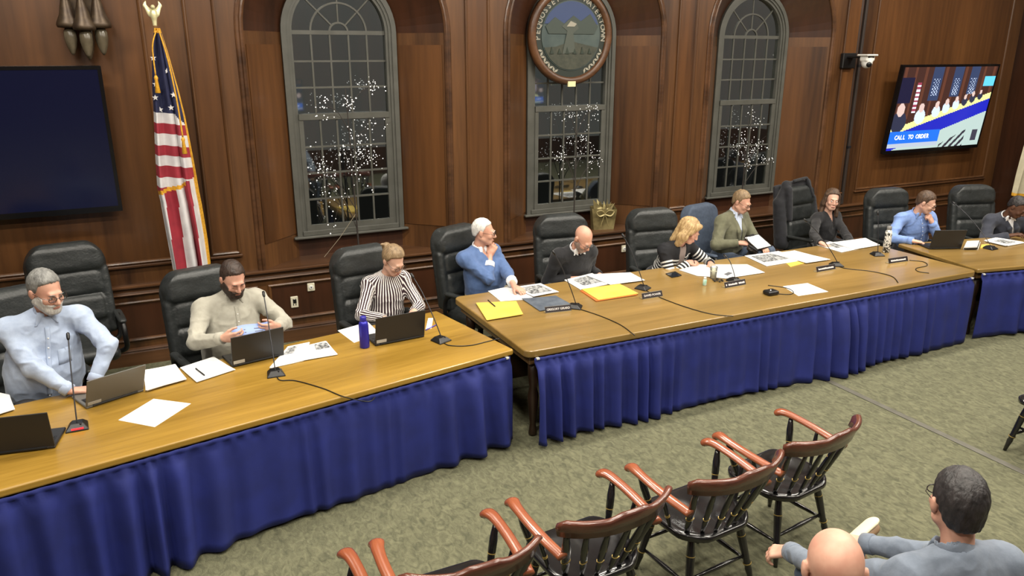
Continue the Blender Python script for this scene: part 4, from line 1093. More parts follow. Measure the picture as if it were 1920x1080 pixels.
# ---------------------------------------------------------------- things on the tables
PAPER = mat('white paper', lin(232, 232, 230), 0.8, col2=lin(222, 222, 220), scale=6)
MANILA = mat('yellow envelope paper', lin(214, 186, 84), 0.75, col2=lin(204, 172, 72), scale=5); ORANGE = mat('orange folder', lin(186, 104, 46), 0.7)
PHOTO = mat('printed grey picture', lin(70, 72, 74), 0.6, col2=lin(178, 180, 180), scale=42, detail=6, lo=.4, hi=.6)
COVER = mat('slate booklet cover', lin(72, 80, 92), 0.5, col2=lin(96, 104, 114), scale=12)
BLUEPAPER = mat('pale blue paper', lin(140, 160, 214), 0.8); INK = mat('printed ink', lin(90, 92, 96), 0.8)
WHITEP = mat('white plastic', lin(215, 214, 208), 0.4)
TM_Z, TL_Z = TZ + .008, TZ
def flat_poly(px, z, th, name, m, parent=None, o=Vector((0, 0, 0)), ccw=True):
    P = [at(x, y, z) - o for x, y in px]
    a = sum(P[i].x * P[(i + 1) % len(P)].y - P[(i + 1) % len(P)].x * P[i].y for i in range(len(P)))
    if a < 0: P.reverse()
    return MB().prism([(p.x, p.y) for p in P], th, Matrix.Translation((0, 0, z - o.z))).build(name, m, parent)
def centre(px, z): c = Vector((0, 0, 0)); [c.__iadd__(at(x, y, z)) for x, y in px]; return c / len(px)
def sheet(label, px, z, th=.004, m=PAPER, cat='paper', name='paper_sheet', group=None, lines=0, n=1, pic=None):
    """one sheet or a stack: outline from the photo, on the table top"""
    c = centre(px, z); t = thing(name, label, cat, (c.x, c.y, z), 0, group)
    o = Vector((c.x, c.y, z)); rnd = random.Random(int(px[0][0]))
    for i in range(n):
        j = [(x + rnd.uniform(-2.2, 2.2) * (i > 0), y + rnd.uniform(-1, 1) * (i > 0)) for x, y in px]
        flat_poly(j, z + i * th, th, 'leaf' if n > 1 else 'page', m, t, o)
    zt = z + n * th
    P = [at(x, y, zt) - o for x, y in px[:4]]
    def uv(u, v): return P[0].lerp(P[1], u).lerp(P[3].lerp(P[2], u), v)
    for k in range(lines):
        v = .16 + .72 * k / max(1, lines - 1); e = rnd.uniform(.55, .9)
        q = [uv(.1, v - .012), uv(e, v - .012), uv(e, v + .012), uv(.1, v + .012)]
        MB().add([p + Vector((0, 0, .0006)) for p in q], [(0, 1, 2, 3)]).build('text_line', INK, t)
    if pic:
        u0, u1, v0, v1 = pic; q = [uv(u0, v0), uv(u1, v0), uv(u1, v1), uv(u0, v1)]
        MB().add([p + Vector((0, 0, .0008)) for p in q], [(0, 1, 2, 3)]).build('picture', PHOTO, t)
    return t
def pen(label, p0, p1, z, m=BLACKM):
    a, b = at(*p0, z + .005), at(*p1, z + .005); c = (a + b) / 2
    t = thing('pen', label, 'pen', (c.x, c.y, z)); o = Vector((c.x, c.y, z)); d = (b - a).normalized()
    MB().tube([a - o, b - o], .0048, 8).build('barrel', m, t, smooth=True)
    MB().tube([b - o, b - o + d * .012], [.0045, .001], 8).build('tip', STEEL, t)
    MB().tube([a - o + Vector((0, 0, .006)), a - o + d * .035 + Vector((0, 0, .006))], .0014, 5).build('clip', STEEL, t)
    return t
def laptop(label, h0, h1, z, open_deg=104, lid=(BLACKM), depth=.24, hgt=.225, sticker=True):
    """hinge line from two photo points on the table; the keyboard lies on the far side, the lid leans toward the viewer"""
    a, b = at(*h0, z), at(*h1, z); c = (a + b) / 2; ex = (b - a); w = ex.length; ex.normalize(); ey = Vector((-ex.y, ex.x, 0))
    t = thing('laptop', label, 'laptop', (c.x, c.y, z), math.atan2(ex.y, ex.x))
    MB().box((-w / 2, 0, .002), (w / 2, depth, .018)).build('base', lid, t, bevel=.004)
    kb = MB().box((-w / 2 + .02, .03, .018), (w / 2 - .02, .13, .0195)).build('keyboard', BLACKM, t)
    for r in range(4):
        for k in range(12):
            x = -w / 2 + .026 + k * (w - .052) / 12; y = .035 + r * .024
            MB().box((x, y, .0195), (x + (w - .052) / 12 - .004, y + .019, .0215)).build('key', MATS['key plastic'], kb)
    MB().box((-.05, .15, .018), (.05, .22, .0188)).build('touchpad', STEEL, t)
    L_ = R(open_deg - 90); d = (0, -math.sin(L_), math.cos(L_)); n = (0, -math.cos(L_), -math.sin(L_))
    M = Matrix(((1, d[0], n[0], 0), (0, d[1], n[1], 0), (0, d[2], n[2], .016), (0, 0, 0, 1)))
    l_ = MB().box((-w / 2, 0, -.007), (w / 2, hgt, .0), M).build('lid', lid, t, bevel=.002)
    MB().box((-w / 2 + .012, .015, -.0085), (w / 2 - .012, hgt - .012, -.0065), M).build('screen', MATS['screen dark'], l_)
    if sticker: MB().box((-w / 2 + .01, .008, -.0005), (-w / 2 + .09, .034, .0012), M).build('asset_sticker', mat('grey sticker', lin(176, 174, 166), .6), l_)
    MB().cyl((-w / 2 + .04, .0, .014), (w / 2 - .04, .0, .014), .007, n=8).build('hinge', BLACKM, t)
    return t
mat('key plastic', lin(30, 30, 32), .5); mat('screen dark', lin(26, 30, 40), .2, emit=lin(120, 140, 170), estr=.25)
SILVER = mat('silver grey laptop', lin(112, 112, 108), 0.38, 0.45)
LAPG = mat('black laptop lid', lin(30, 30, 31), 0.42)
laptop('silver grey laptop before the grey-bearded man', (162, 768), (270, 734), TL_Z, 116, SILVER)
laptop('black laptop before the dark-bearded man holding blue paper', (436, 690), (533, 667), TL_Z, 100, LAPG)
laptop('black laptop before the woman in the thin striped blouse', (704, 650), (796, 632), TL_Z, 100, LAPG)
laptop('closed-in black laptop beside the microphone with the red strip', (-34, 858), (104, 841), TL_Z, 96, LAPG, hgt=.22, sticker=False)
laptop('dark laptop before the man in the sky blue shirt', (1742, 468), (1802, 467), TL_Z, 104, LAPG, sticker=False)
def mic(label, base, tip, z, ht=.46, led=False):
    b = at(*base, z); t = thing('gooseneck_microphone', label, 'microphone', b, 0, 'gooseneck microphones on the tables')
    tp = at(*tip, z + ht); r = tp - b; a = math.atan2(r.x, r.y)
    M = Matrix.Rotation(-a, 4, 'Z')
    pts = [(-.062, -.05), (.062, -.05), (.05, .075), (-.05, .075)]
    lo = [M @ Vector((x, y, .0)) for x, y in pts]; hi = [M @ Vector((x * .55, y * .5 + .012, .036)) for x, y in pts]; mid = [M @ Vector((x, y, .008)) for x, y in pts]
    mb = MB(); mb.add(lo + mid + hi, [(3, 2, 1, 0), (8, 9, 10, 11)] + [(i + 4 * k, (i + 1) % 4 + 4 * k, (i + 1) % 4 + 4 * k + 4, i + 4 * k + 4) for k in (0, 1) for i in range(4)])
    mb.build('base', BLACKM, t, bevel=.003)
    if led: MB().box((-.03, -.05, .012), (.035, -.044, .022)).build('red_strip', mat('red light strip', lin(190, 40, 50), .4, emit=lin(220, 50, 60), estr=1.2), t)
    MB().ball((M @ Vector((.02, -.02, .035))), .006, 8, 5).build('button', STEEL, t)
    up = Vector((0, 0, .03)); q1 = up + r * .25 + Vector((0, 0, .02)); q2 = up + r * .65 + Vector((0, 0, .015))
    pth = smooth_path([up, q1, q2, r], 8)
    MB().tube(pth, .0042, 7).build('gooseneck', STEEL, t, smooth=True)
    d = (pth[-1] - pth[-3]).normalized(); e = pth[-1]
    MB().tube([e - d * .01, e, e + d * .014, e + d * .036, e + d * .042], [.005, .0095, .011, .010, .004], 10).build('microphone_head', BLACKM, t, smooth=True)
    return t
mic('gooseneck microphone with a red strip on its base', (146, 803), (128, 635), TL_Z, .47, True)
mic('gooseneck microphone before the black laptop of the dark-bearded man', (517, 703), (495, 555), TL_Z, .47)
mic('gooseneck microphone at the end of the yellow oak table', (828, 640), (775, 520), TL_Z, .46)
mic('gooseneck microphone between the slate booklet and the bald man', (1080, 577), (1040, 477), TM_Z, .47)
mic('gooseneck microphone beside the white papers of the bald man', (1207, 542), (1170, 445), TM_Z, .47)
mic('gooseneck microphone before the blond woman in the striped cardigan', (1378, 528), (1362, 482), TM_Z, .22)
mic('gooseneck microphone before the woman with long brown hair', (1570, 498), (1512, 415), TM_Z, .47)
mic('gooseneck microphone beside the patterned bottle', (1645, 479), (1646, 402), TM_Z, .44)
mic('gooseneck microphone on the table beside the white flag', (1858, 467), (1790, 382), TL_Z, .44)
def cable(label, px, z, r=.004, extra=None):
    P = [at(x, y, z + r) for x, y in px] + (extra or []); o = P[0].copy(); o.z = z
    t = MB().tube([p - o for p in smooth_path(P, 6)], r, 6).build('cable', BLACKM, None, smooth=True, loc=o)
    return tag(t, label, 'cable', 'microphone cables')
cable('microphone cable curling across the yellow oak table toward its front edge', [(519, 706), (526, 713), (555, 714), (605, 728), (645, 744), (690, 753), (703, 745)], TL_Z)
cable('microphone cable running off the end of the yellow oak table', [(832, 643), (845, 648), (880, 648), (915, 640), (938, 634)], TL_Z)
cable('microphone cable from the slate booklet to the front edge of the brown table', [(1084, 579), (1095, 582), (1130, 594), (1165, 610), (1190, 629)], TM_Z)
cable('microphone cable behind the name plate to the front edge of the brown table', [(1212, 545), (1243, 560), (1290, 577), (1335, 589), (1375, 593)], TM_Z)
cable('thin microphone cable curving before the woman with long brown hair', [(1574, 500), (1590, 504), (1635, 509), (1672, 518), (1684, 530)], TM_Z)
cable('microphone cable looping beside the name plate near the patterned bottle', [(1705, 488), (1732, 491), (1738, 498), (1718, 503), (1722, 509), (1742, 512)], TM_Z)
cable('cable of the black table puck', [(1450, 550), (1478, 552), (1488, 548), (1475, 540), (1440, 535)], TM_Z)
sheet('single white sheet lying alone on the yellow oak table', [(222, 788), (288, 748), (358, 757), (290, 801)], TL_Z, .0015)
sheet('stack of white papers beside the notepad with a pen', [(268, 695), (328, 684), (350, 711), (275, 733)], TL_Z, .003, n=7)
sheet('white notepad with a black pen lying on it', [(340, 690), (402, 670), (440, 694), (370, 717)], TL_Z, .004, n=3, name='notepad', cat='notepad')
pen('black pen on the white notepad', (367, 691), (383, 703), TL_Z + .013)
sheet('open white booklet with a grey picture beside the bearded man\'s black laptop', [(505, 690), (540, 650), (580, 642), (568, 676)], TL_Z, .003, n=2, pic=(.55, .95, .1, .5), name='booklet', cat='booklet')
sheet('white sheet with a grey printed corner on the yellow oak table', [(560, 652), (612, 640), (633, 665), (552, 679)], TL_Z + .006, .002, n=2, pic=(.55, .97, .02, .45), cat='paper')
sheet('white sheet under the blue bottle', [(633, 620), (690, 604), (712, 626), (664, 643)], TL_Z, .0015)
sheet('small folded white paper behind the black laptop of the woman', [(798, 618), (803, 597), (812, 597), (809, 616)], TL_Z, .003)
pen('purple pen near the end of the yellow oak table', (798, 619), (818, 609), TL_Z, mat('purple plastic', lin(84, 74, 168), .4))
sheet('yellow envelopes with a pen on top near the blue sweater', [(893, 569), (968, 565), (981, 590), (912, 600)], TM_Z, .005, MANILA, 'envelope', 'envelope', n=3)
pen('black pen on the yellow envelopes', (915, 563), (928, 574), TM_Z + .016)
sheet('fanned white sheets before the man in the blue sweater', [(915, 546), (968, 534), (1002, 560), (938, 565)], TM_Z, .002, n=3)
sheet('white booklet with printed picture cover beside the fanned sheets', [(966, 539), (1012, 532), (1047, 548), (1000, 556)], TM_Z + .007, .003, n=3, pic=(.1, .92, .08, .8), name='booklet', cat='booklet')
sb = sheet('slate blue booklet with white lettering under a microphone', [(980, 561), (1042, 555), (1078, 575), (1012, 584)], TM_Z, .005, COVER, 'booklet', 'booklet', n=2)
sheet('open booklet with a grey picture before the bald man', [(1060, 525), (1110, 513), (1150, 531), (1090, 543)], TM_Z, .004, n=2, pic=(.2, .9, .1, .75), name='booklet', cat='booklet')
sheet('spread white papers before the bald man in black', [(1100, 515), (1182, 511), (1208, 526), (1146, 534)], TM_Z + .009, .002, n=3)
t = sheet('yellow envelope with an orange folder under it', [(1087, 546), (1160, 535), (1196, 553), (1118, 566)], TM_Z, .005, ORANGE, 'envelope', 'envelope', n=2)
flat_poly([(1090, 543), (1162, 533), (1197, 551), (1122, 563)], TM_Z + .01, .006, 'yellow_envelope', MANILA, t, Vector(t.location))
sheet('white papers under the hands of the blond woman', [(1275, 507), (1312, 497), (1400, 496), (1432, 511), (1362, 522), (1310, 518)], TM_Z, .003, n=3, pic=None)
sheet('small pen-marked slip among the blond woman\'s papers', [(1357, 514), (1366, 510), (1374, 512), (1364, 517)], TM_Z + .0095, .001, INK)
sheet('magazine with a dark cover picture before the olive blazer', [(1396, 480), (1458, 472), (1508, 488), (1437, 499)], TM_Z, .004, n=2, pic=(.12, .92, .08, .7), name='magazine', cat='magazine')
sheet('white papers with an envelope under them beside the magazine', [(1448, 476), (1490, 470), (1555, 487), (1512, 493)], TM_Z + .009, .003, n=2)
sheet('yellow envelope peeking from under white papers', [(1474, 494), (1504, 489), (1512, 493), (1482, 501)], TM_Z, .004, MANILA, 'envelope', 'envelope')
sheet('single white sheet near the black table puck', [(1468, 537), (1514, 531), (1553, 547), (1497, 555)], TM_Z, .0015)
sheet('white papers with a dark folder under the hand of the woman in black', [(1533, 460), (1556, 453), (1612, 466), (1576, 473)], TM_Z, .003, n=2, pic=(.35, .9, .15, .6))
sheet('spread white papers beside the patterned bottle', [(1560, 455), (1622, 447), (1650, 459), (1600, 467)], TM_Z + .007, .002, n=3)
for i, (lb, m, px) in enumerate((('white bound report at the bottom of the book pile', PAPER, [(1806, 468), (1811, 457), (1838, 456), (1834, 468)]), ('black bound book in the pile beside the dark laptop', BLACKM, [(1807, 467), (1812, 456), (1837, 455), (1833, 467)]),
                             ('white report on top of the book pile', PAPER, [(1808, 465), (1813, 454), (1836, 453), (1832, 464)]))):
    sheet(lb, px, TL_Z + i * .014, .014, m, 'book', 'book')
sheet('yellow note pad beside the book pile', [(1838, 466), (1840, 460), (1858, 459), (1857, 465)], TL_Z, .01, MANILA, 'note pad', 'note_pad')
sheet('open white book before the man in the dark suit jacket', [(1846, 452), (1868, 446), (1920, 455), (1888, 461)], TL_Z, .006, n=3, pic=(.3, .9, .2, .8), name='book', cat='book')
sheet('white papers at the edge of the table beside the grey-bearded man', [(-30, 785), (-10, 735), (18, 742), (28, 768)], TL_Z, .004, n=4)
# phone, puck, bottles, cup
t = sheet('black phone lying before the blond woman', [(1248, 514), (1266, 510), (1278, 517), (1260, 521)], TM_Z, .008, BLACKM, 'phone', 'phone')
flat_poly([(1250, 514), (1266, 511), (1276, 517), (1260, 520)], TM_Z + .0082, .0008, 'phone_screen', mat('phone glass', lin(30, 34, 40), .12), t, Vector(t.location))
p = at(1445, 552, TM_Z); t = thing('table_puck', 'black conference puck with a small light on the brown table', 'speakerphone', p)
solid('puck_body', [('+', Box((0, 0, .021), (.062, .05, .021), .018), 0)], .005, BLACKM, t)
MB().ball((-.01, -.005, .042), .006, 8, 5).build('indicator_light', mat('white light', (1, 1, 1, 1), .4, emit=(1, 1, 1, 1), estr=1.0), t)
def bottle(label, px, z, prof, m, capm, cap, extra=None):
    p = at(*px, z); t = thing('water_bottle', label, 'bottle', p)
    MB().lathe(prof, 20, (0, 0, 0)).build('flask', m, t, smooth=True); MB().lathe(cap, 16, (0, 0, 0)).build('cap', capm, t, smooth=True)
    return t
BLUEB = mat('blue enamel bottle', lin(44, 42, 160), 0.3, .3)
b = bottle('tall blue water bottle on the yellow oak table', (684, 651), TL_Z, [(.034, 0), (.037, .006), (.037, .18), (.033, .2), (.022, .214)], BLUEB, mat('blue cap', lin(40, 38, 140), .4), [(.022, .21), (.024, .214), (.024, .245), (.018, .25)])
PATT = mat('black and white leaf print', lin(30, 32, 30), .4, col2=lin(222, 222, 216), scale=26, detail=2, lo=.46, hi=.5, distort=2)
bottle('white bottle with a dark leaf pattern beside a microphone', (1661, 473), TM_Z, [(.034, 0), (.038, .008), (.038, .2), (.034, .24), (.024, .26)], PATT, mat('grey cap', lin(120, 120, 118), .4), [(.024, .258), (.026, .262), (.026, .295), (.018, .3)])
bottle('small clear bottle with a green label beside the drinking glass', (1321, 535), TM_Z, [(.016, 0), (.018, .004), (.018, .055), (.012, .064)], mat('mint label', lin(140, 200, 176), .4, col2=lin(210, 220, 214), scale=18), WHITEP, [(.012, .062), (.014, .064), (.014, .08), (.012, .082)])
p = at(1337, 522, TM_Z); t = thing('drinking_glass', 'clear tumbler of pale drink beside the blond woman\'s papers', 'glass', p)
CLEAR = mat('clear plastic', lin(236, 238, 232), .12); CLEAR.node_tree.nodes['Principled BSDF'].inputs['Transmission Weight'].default_value = .85; CLEAR.node_tree.nodes['Principled BSDF'].inputs['IOR'].default_value = 1.15
MB().lathe([(.026, 0), (.03, .004), (.038, .12), (.036, .12), (.029, .01)], 18).build('tumbler', CLEAR, t, smooth=True)
MB().lathe([(.027, .008), (.034, .085)], 18).build('drink', mat('pale drink', lin(226, 222, 190), .3), t, smooth=True)
p = at(1346, 527, TM_Z); t = thing('key_bunch', 'bunch of dark keys beside a name plate', 'keys', p)
for k in range(6):
    a = k * 1.1; d = Vector((math.cos(a), math.sin(a), 0))
    MB().box((-.004, 0, .004 + k * .003), (.004, .045, .006 + k * .003), Matrix.Rotation(a, 4, 'Z')).build('key', STEEL, t)
    MB().ball(d * .045 + Vector((0, 0, .008)), .012, 8, 5, (1, 1, .5)).build('key_head', BLACKM, t)
# name plates
def plate(label, p0, p1, z, text=None, split=None):
    a, b = at(*p0, z), at(*p1, z); c = (a + b) / 2; w = (b - a).length; ang = math.atan2(b.y - a.y, b.x - a.x)
    t = thing('name_plate', label, 'name plate', (c.x, c.y, z), ang, 'name plates on the tables')
    h = .052; d = .05
    MB().prism([(-w / 2, -.01), (w / 2, -.01), (w / 2, .05), (-w / 2, .05)], .006).build('stand', mat('brass strip', lin(176, 160, 120), .35, .4), t)
    M = Matrix.Rotation(R(68), 4, 'X')
    MB().box((-w / 2, 0, .0), (w / 2, h, .005), Matrix.Translation((0, 0, .004)) @ M).build('face', mat('dark name plate', lin(36, 30, 32), .4), t)
    MB().box((-w / 2, 0, -.004), (w / 2, h + .003, .0005), Matrix.Translation((0, .001, .004)) @ M).build('back', mat('plate silver', lin(150, 148, 142), .3, .4), t)
    if text:
        me = text_mesh(text, h * .52, .0004); xs = [v.co.x for v in me.vertices]; k = min(1.0, .9 * w / (max(xs) - min(xs)))
        o = link_mesh('lettering', me, mat('plate letter white', lin(232, 228, 224), .5), t); o.matrix_local = Matrix.Translation((0, 0, .004)) @ M @ Matrix.Translation((0, h * .5, .0056)) @ Matrix.Diagonal((k, 1, 1, 1))
    rnd = random.Random(int(p0[0])); lm = mat('plate letter white', lin(232, 228, 224), .5)
    for (u0, u1) in split or []:                     # too small to read in the photo: letter-sized strokes
        n = max(1, round((u1 - u0) * w / .013))
        for k in range(n):
            a0 = -w / 2 + w * (u0 + (u1 - u0) * k / n); z1 = rnd.uniform(.56, .66)
            MB().box((a0, h * .32, .0052), (a0 + w * (u1 - u0) / n * .72, h * z1, .0056), Matrix.Translation((0, 0, .004)) @ M).build('letter', lm, t)
plate('dark name plate against the slate blue booklet', (1023, 588), (1071, 583), TM_Z, 'GREGORY GIRARD')
plate('dark name plate beside the bald man\'s microphone', (1205, 562), (1242, 556), TM_Z, 'DAVID POWER')
plate('dark name plate beside the bunch of keys', (1360, 541), (1398, 534), TM_Z, None, [(.04, .1), (.16, .6), (.66, .96)])
plate('dark name plate of the woman with long brown hair', (1532, 511), (1566, 505), TM_Z, None, [(.08, .92)])
plate('dark name plate beside the patterned bottle', (1667, 495), (1702, 490), TM_Z, None, [(.1, .9)])
# paper in the reader's hands, clipboard, pens held
c = (at(430, 632, .94) + at(515, 610, .94)) / 2; t = thing('paper_sheet', 'pale blue sheet held in both hands by the dark-bearded man', 'paper', c)
M = Matrix.Rotation(R(10), 4, 'Z') @ Matrix.Rotation(R(40), 4, 'X')
vs = [M @ Vector((-.14 + .28 * i / 8, -.06 + .12 * j, .012 * math.sin(i * .7))) for j in (0, 1) for i in range(9)]
o = MB().add(vs, [(i, i + 1, i + 10, i + 9) for i in range(8)]).build('page', BLUEPAPER, t, smooth=True); o.modifiers.new('thick', 'SOLIDIFY').thickness = .001
for k in range(3):
    q = [M @ Vector((x, y, .012 * math.sin((x + .14) / .28 * 5.6) + .002)) for x, y in ((-.06, -.035 + k * .025), (.08, -.035 + k * .025), (.08, -.028 + k * .025), (-.06, -.028 + k * .025))]
    MB().add(q, [(0, 1, 2, 3)]).build('text_line', INK, t)
c = atY(1422, 455, 6.44); t = thing('clipboard', 'dark clipboard propped on the knee of the man in the olive blazer', 'clipboard', c)
M = Matrix.Rotation(R(12), 4, 'Z') @ Matrix.Rotation(R(28), 4, 'X')
MB().box((-.13, -.1, -.003), (.15, .13, .003), M).build('board', BLACKM, t, bevel=.002); MB().box((-.12, -.09, .003), (.13, .115, .0045), M).build('page', PAPER, t)
MB().box((-.04, .11, .004), (.05, .132, .014), M).build('clip', STEEL, t)
def held_pen(label, a, b):
    a, b = Vector(a), Vector(b); t = thing('pen', label, 'pen', a); MB().tube([(0, 0, 0), b - a], .004, 8).build('barrel', BLACKM, t); MB().tube([b - a, (b - a) * 1.08], [.0038, .001], 8).build('tip', STEEL, t)
e = at(1303, 495, .80); held_pen('black pen in the writing hand of the blond woman', e + Vector((-.02, .03, .09)), e)
e = atY(1408, 462, 6.42); held_pen('dark pen in the hand of the man in the olive blazer', e + Vector((-.05, .03, .1)), e)
# dark coat over the chair
for o in COL.objects:
    if o.name == 'office_chair.007': cc = o
t = thing('coat', 'dark coat draped over the back of an office chair', 'coat', cc.location, cc.rotation_euler.z)
COAT = cloth('dark wool coat', lin(24, 25, 32), lin(17, 18, 23), .35)
cp0 = [('+', Cone(tilt(-.2, .0, .83), tilt(.2, .0, .83), .05), 0), ('+', Box(tilt(0, .115, .46), (.3, .03, .38), .028, TM3), .03)]
for s in (-1, 1):
    cp0 += [('+', Cone(tilt(s * .2, .0, .83), tilt(s * .315, .03, .6), .055, .06), .04), ('+', Cone(tilt(s * .315, .03, .62), tilt(s * .335, -.0, .1), .06, .075, ((0, 1, 0), 1.3)), .03)]
cp0 += [('+', Cone(tilt(-.24, -.07, .78), tilt(-.27, -.1, .4), .045, .03), .03), ('+', Cone(tilt(-.15, -.08, .88), tilt(.1, -.07, .9), .022, .02), .02), ('+', Cone(tilt(.12, -.07, .89), tilt(.2, -.1, .66), .022, .02), .02)]
solid('coat_body', cp0, .012, COAT, t, wrinkle=lambda V: .007 * (.4 - np.abs(vnoise(V, 7, 3))) + .002 * vnoise(V, 25, 4))
# ---------------------------------------------------------------- things on the wall
TVB = mat('television bezel', lin(12, 12, 14), 0.25); TVD = mat('dark screen', lin(10, 12, 26), 0.18, emit=lin(20, 24, 56), estr=.35)  # faint navy glow put into the dark screen's colour
def television(label, c, w, h, tiltdeg, screen, rz=0):
    t = thing('television', label, 'television', c, rz, 'wall televisions')
    M = Matrix.Rotation(R(tiltdeg), 4, 'X')
    MB().box((-w / 2, -.03, -h / 2), (w / 2, .03, h / 2), M).build('casing', TVB, t, bevel=.006)
    for a, b in (((-w / 2, h / 2 - .03), (w / 2, h / 2)), ((-w / 2, -h / 2), (w / 2, -h / 2 + .05)), ((-w / 2, -h / 2 + .05), (-w / 2 + .03, h / 2 - .03)), ((w / 2 - .03, -h / 2 + .05), (w / 2, h / 2 - .03))):
        MB().box((a[0], -.036, a[1]), (b[0], -.028, b[1]), M).build('bezel', TVB, t)
    MB().box((-.2, .03, -.15), (.2, .16, .15)).build('wall_mount', BLACKM, t)
    screen(t, M, w - .06, h - .08)
    return t
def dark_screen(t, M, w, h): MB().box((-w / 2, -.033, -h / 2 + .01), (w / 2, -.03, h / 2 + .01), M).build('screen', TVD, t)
television('large dark television beside the striped flag', (-1.33, 7.64, 2.17), 2.17, 1.26, 4, dark_screen)
# the lit television shows this very room
def picture(W, H):
    im = np.zeros((H, W, 3)); yy, xx = np.mgrid[0:H, 0:W]; x, y = (xx + .5) / W, (yy + .5) / H
    def fill(m, c): im[m] = [v for v in lin(*c)[:3]]
    fill(y >= 0, (62, 34, 26)); fill((y < .62) & (np.sin(x * 60) > .7), (92, 52, 36))
    fill((x < .13) & (y > .12) & (y < .42), (16, 16, 48))
    for cx in (.36, .58, .76): fill((np.abs(x - cx) < .055 * (1 - .25 * (cx - .36))) & (y < .40 - .16 * (cx - .36)), (46, 60, 92)); fill((np.abs(x - cx) < .03) & (y > .14) & (y < .34) & (np.sin(x * 220) * np.sin(y * 160) > .25), (190, 205, 235))
    fill((np.abs(x - .19) < .022) & (y > .18) & (y < .55) & (np.sin(y * 120) > 0), (225, 225, 235)); fill((np.abs(x - .19) < .022) & (y > .18) & (y < .55) & (np.sin(y * 120) <= 0), (150, 60, 80))
    tab = .80 - .42 * x; fill((y > tab - .06) & (y < tab + .02), (228, 226, 150))
    for px_, s in ((.06, .1), (.27, .07), (.43, .055), (.53, .05), (.63, .045), (.72, .04), (.80, .04), (.88, .035)):
        yb = .77 - .42 * px_; fill(((x - px_) / s * 1.3) ** 2 + ((y - (yb - s * .9)) / (s * 1.3)) ** 2 < 1, (206, 222, 246) if int(px_ * 100) % 2 else (40, 44, 66)); fill(((x - px_) / s * 2.6) ** 2 + ((y - (yb - s * 2.4)) / (s * .8)) ** 2 < 1, (214, 186, 176))
    lo_ = 1.02 - .46 * x; fill((y > tab + .02) & (y < lo_), (26, 34, 176)); fill(y >= lo_, (176, 196, 190))
    fill((y > lo_ + .12) & (x > .55) & (x < .82) & (np.sin(x * 90 + y * 60) > .1) & (y > 1.32 - .65 * x), (44, 40, 52))
    fill((np.abs(x - .93) < .03) & (y > .8) & (y < .94), (60, 56, 70)); fill((x > .88) & (y > .12) & (y < .24), (96, 200, 236))
    fill((x < .53) & (y > .77) & (y < .92), (28, 108, 226)); fill((x < .53) & (y >= .92) & (y < .965), (176, 186, 200))
    return im
def lit_screen(t, M, w, h):
    W, H = 176, 99; im = picture(W, H); vs = []; fs = []
    for j in range(H + 1):
        for i in range(W + 1): vs.append(M @ Vector((-w / 2 + w * i / W, -.034, h / 2 + .01 - h * j / H)))
    fs = [(j * (W + 1) + i, (j + 1) * (W + 1) + i, (j + 1) * (W + 1) + i + 1, j * (W + 1) + i + 1) for j in range(H) for i in range(W)]
    me = bpy.data.meshes.new('screen'); me.from_pydata(vs, [], fs); me.update()
    at_ = me.attributes.new('picture', 'FLOAT_COLOR', 'FACE'); at_.data.foreach_set('color', np.concatenate([im.reshape(-1, 3), np.ones((W * H, 1))], 1).astype(np.float32).ravel())
    m = bpy.data.materials.new('lit screen'); m.use_nodes = True; N = m.node_tree.nodes; b = N['Principled BSDF']; a = N.new('ShaderNodeAttribute'); a.attribute_name = 'picture'
    m.node_tree.links.new(a.outputs['Color'], b.inputs['Emission Color']); b.inputs['Emission Strength'].default_value = 1.3; b.inputs['Base Color'].default_value = (.01, .01, .012, 1); b.inputs['Roughness'].default_value = .25
    link_mesh('screen', me, m, t)
    cw = w * .36 / 13
    for i, ch in enumerate('CALL TO ORDER'):
        if ch == ' ': continue
        tx = text_mesh(ch, h * .075, .0002, bold=True)
        o = link_mesh('caption_letter', tx, mat('caption white', (1, 1, 1, 1), .5, emit=(1, 1, 1, 1), estr=1.2), t)
        o.matrix_local = M @ Matrix.Translation((-w / 2 + w * .06 + cw * (i + .5), -.0348, h / 2 + .01 - h * .845)) @ Matrix.Rotation(R(90), 4, 'X') @ Matrix.Diagonal((.95, 1, 1, 1))
television('large lit television showing the meeting on the panelled wall', (10.57, 7.62, 2.13), 2.06, 1.24, 6, lit_screen)
for x, lb in ((2.85, 'lit television on the wall opposite the windows toward the striped flag'), (9.2, 'lit television on the wall opposite the windows toward the white flag')):
    television(lb, (x, Y0 + .18, 1.95), 1.3, .75, 0, lit_screen, math.pi)
# outlets and thermostat plates
for (px_, py_, w, h, kind, lb) in ((552, 566, .075, .12, 'duplex', 'cream outlet plate with black sockets under the first window'), (583, 538, .075, .085, 'round', 'square cream plate with a round dial under the first window'), (1170, 466, .075, .085, 'round', 'square cream plate with a round dial behind the bald man')):
    p = atY(px_, py_, YW - .006); t = thing('wall_plate', lb, 'wall plate', p); cm = mat('cream plate', lin(206, 200, 178), .45)
    MB().box((-w / 2, -.012, -h / 2), (w / 2, .006, h / 2)).build('plate', cm, t, bevel=.004)
    if kind == 'duplex':
        for dz in (-.026, .026):
            for dx in (-.012, .012): MB().box((dx - .004, -.0135, dz - .01), (dx + .004, -.011, dz + .01)).build('slot', BLACKM, t)
        MB().box((-.016, -.016, -.012), (.02, -.011, .03)).build('plug', BLACKM, t, bevel=.002)
    else:
        MB().cyl((0, -.012, 0), (0, -.022, 0), .024, .02, 14).build('dial', WHITEP, t); MB().ball((0, -.022, 0), .007, 8, 5).build('dial_centre', STEEL, t)
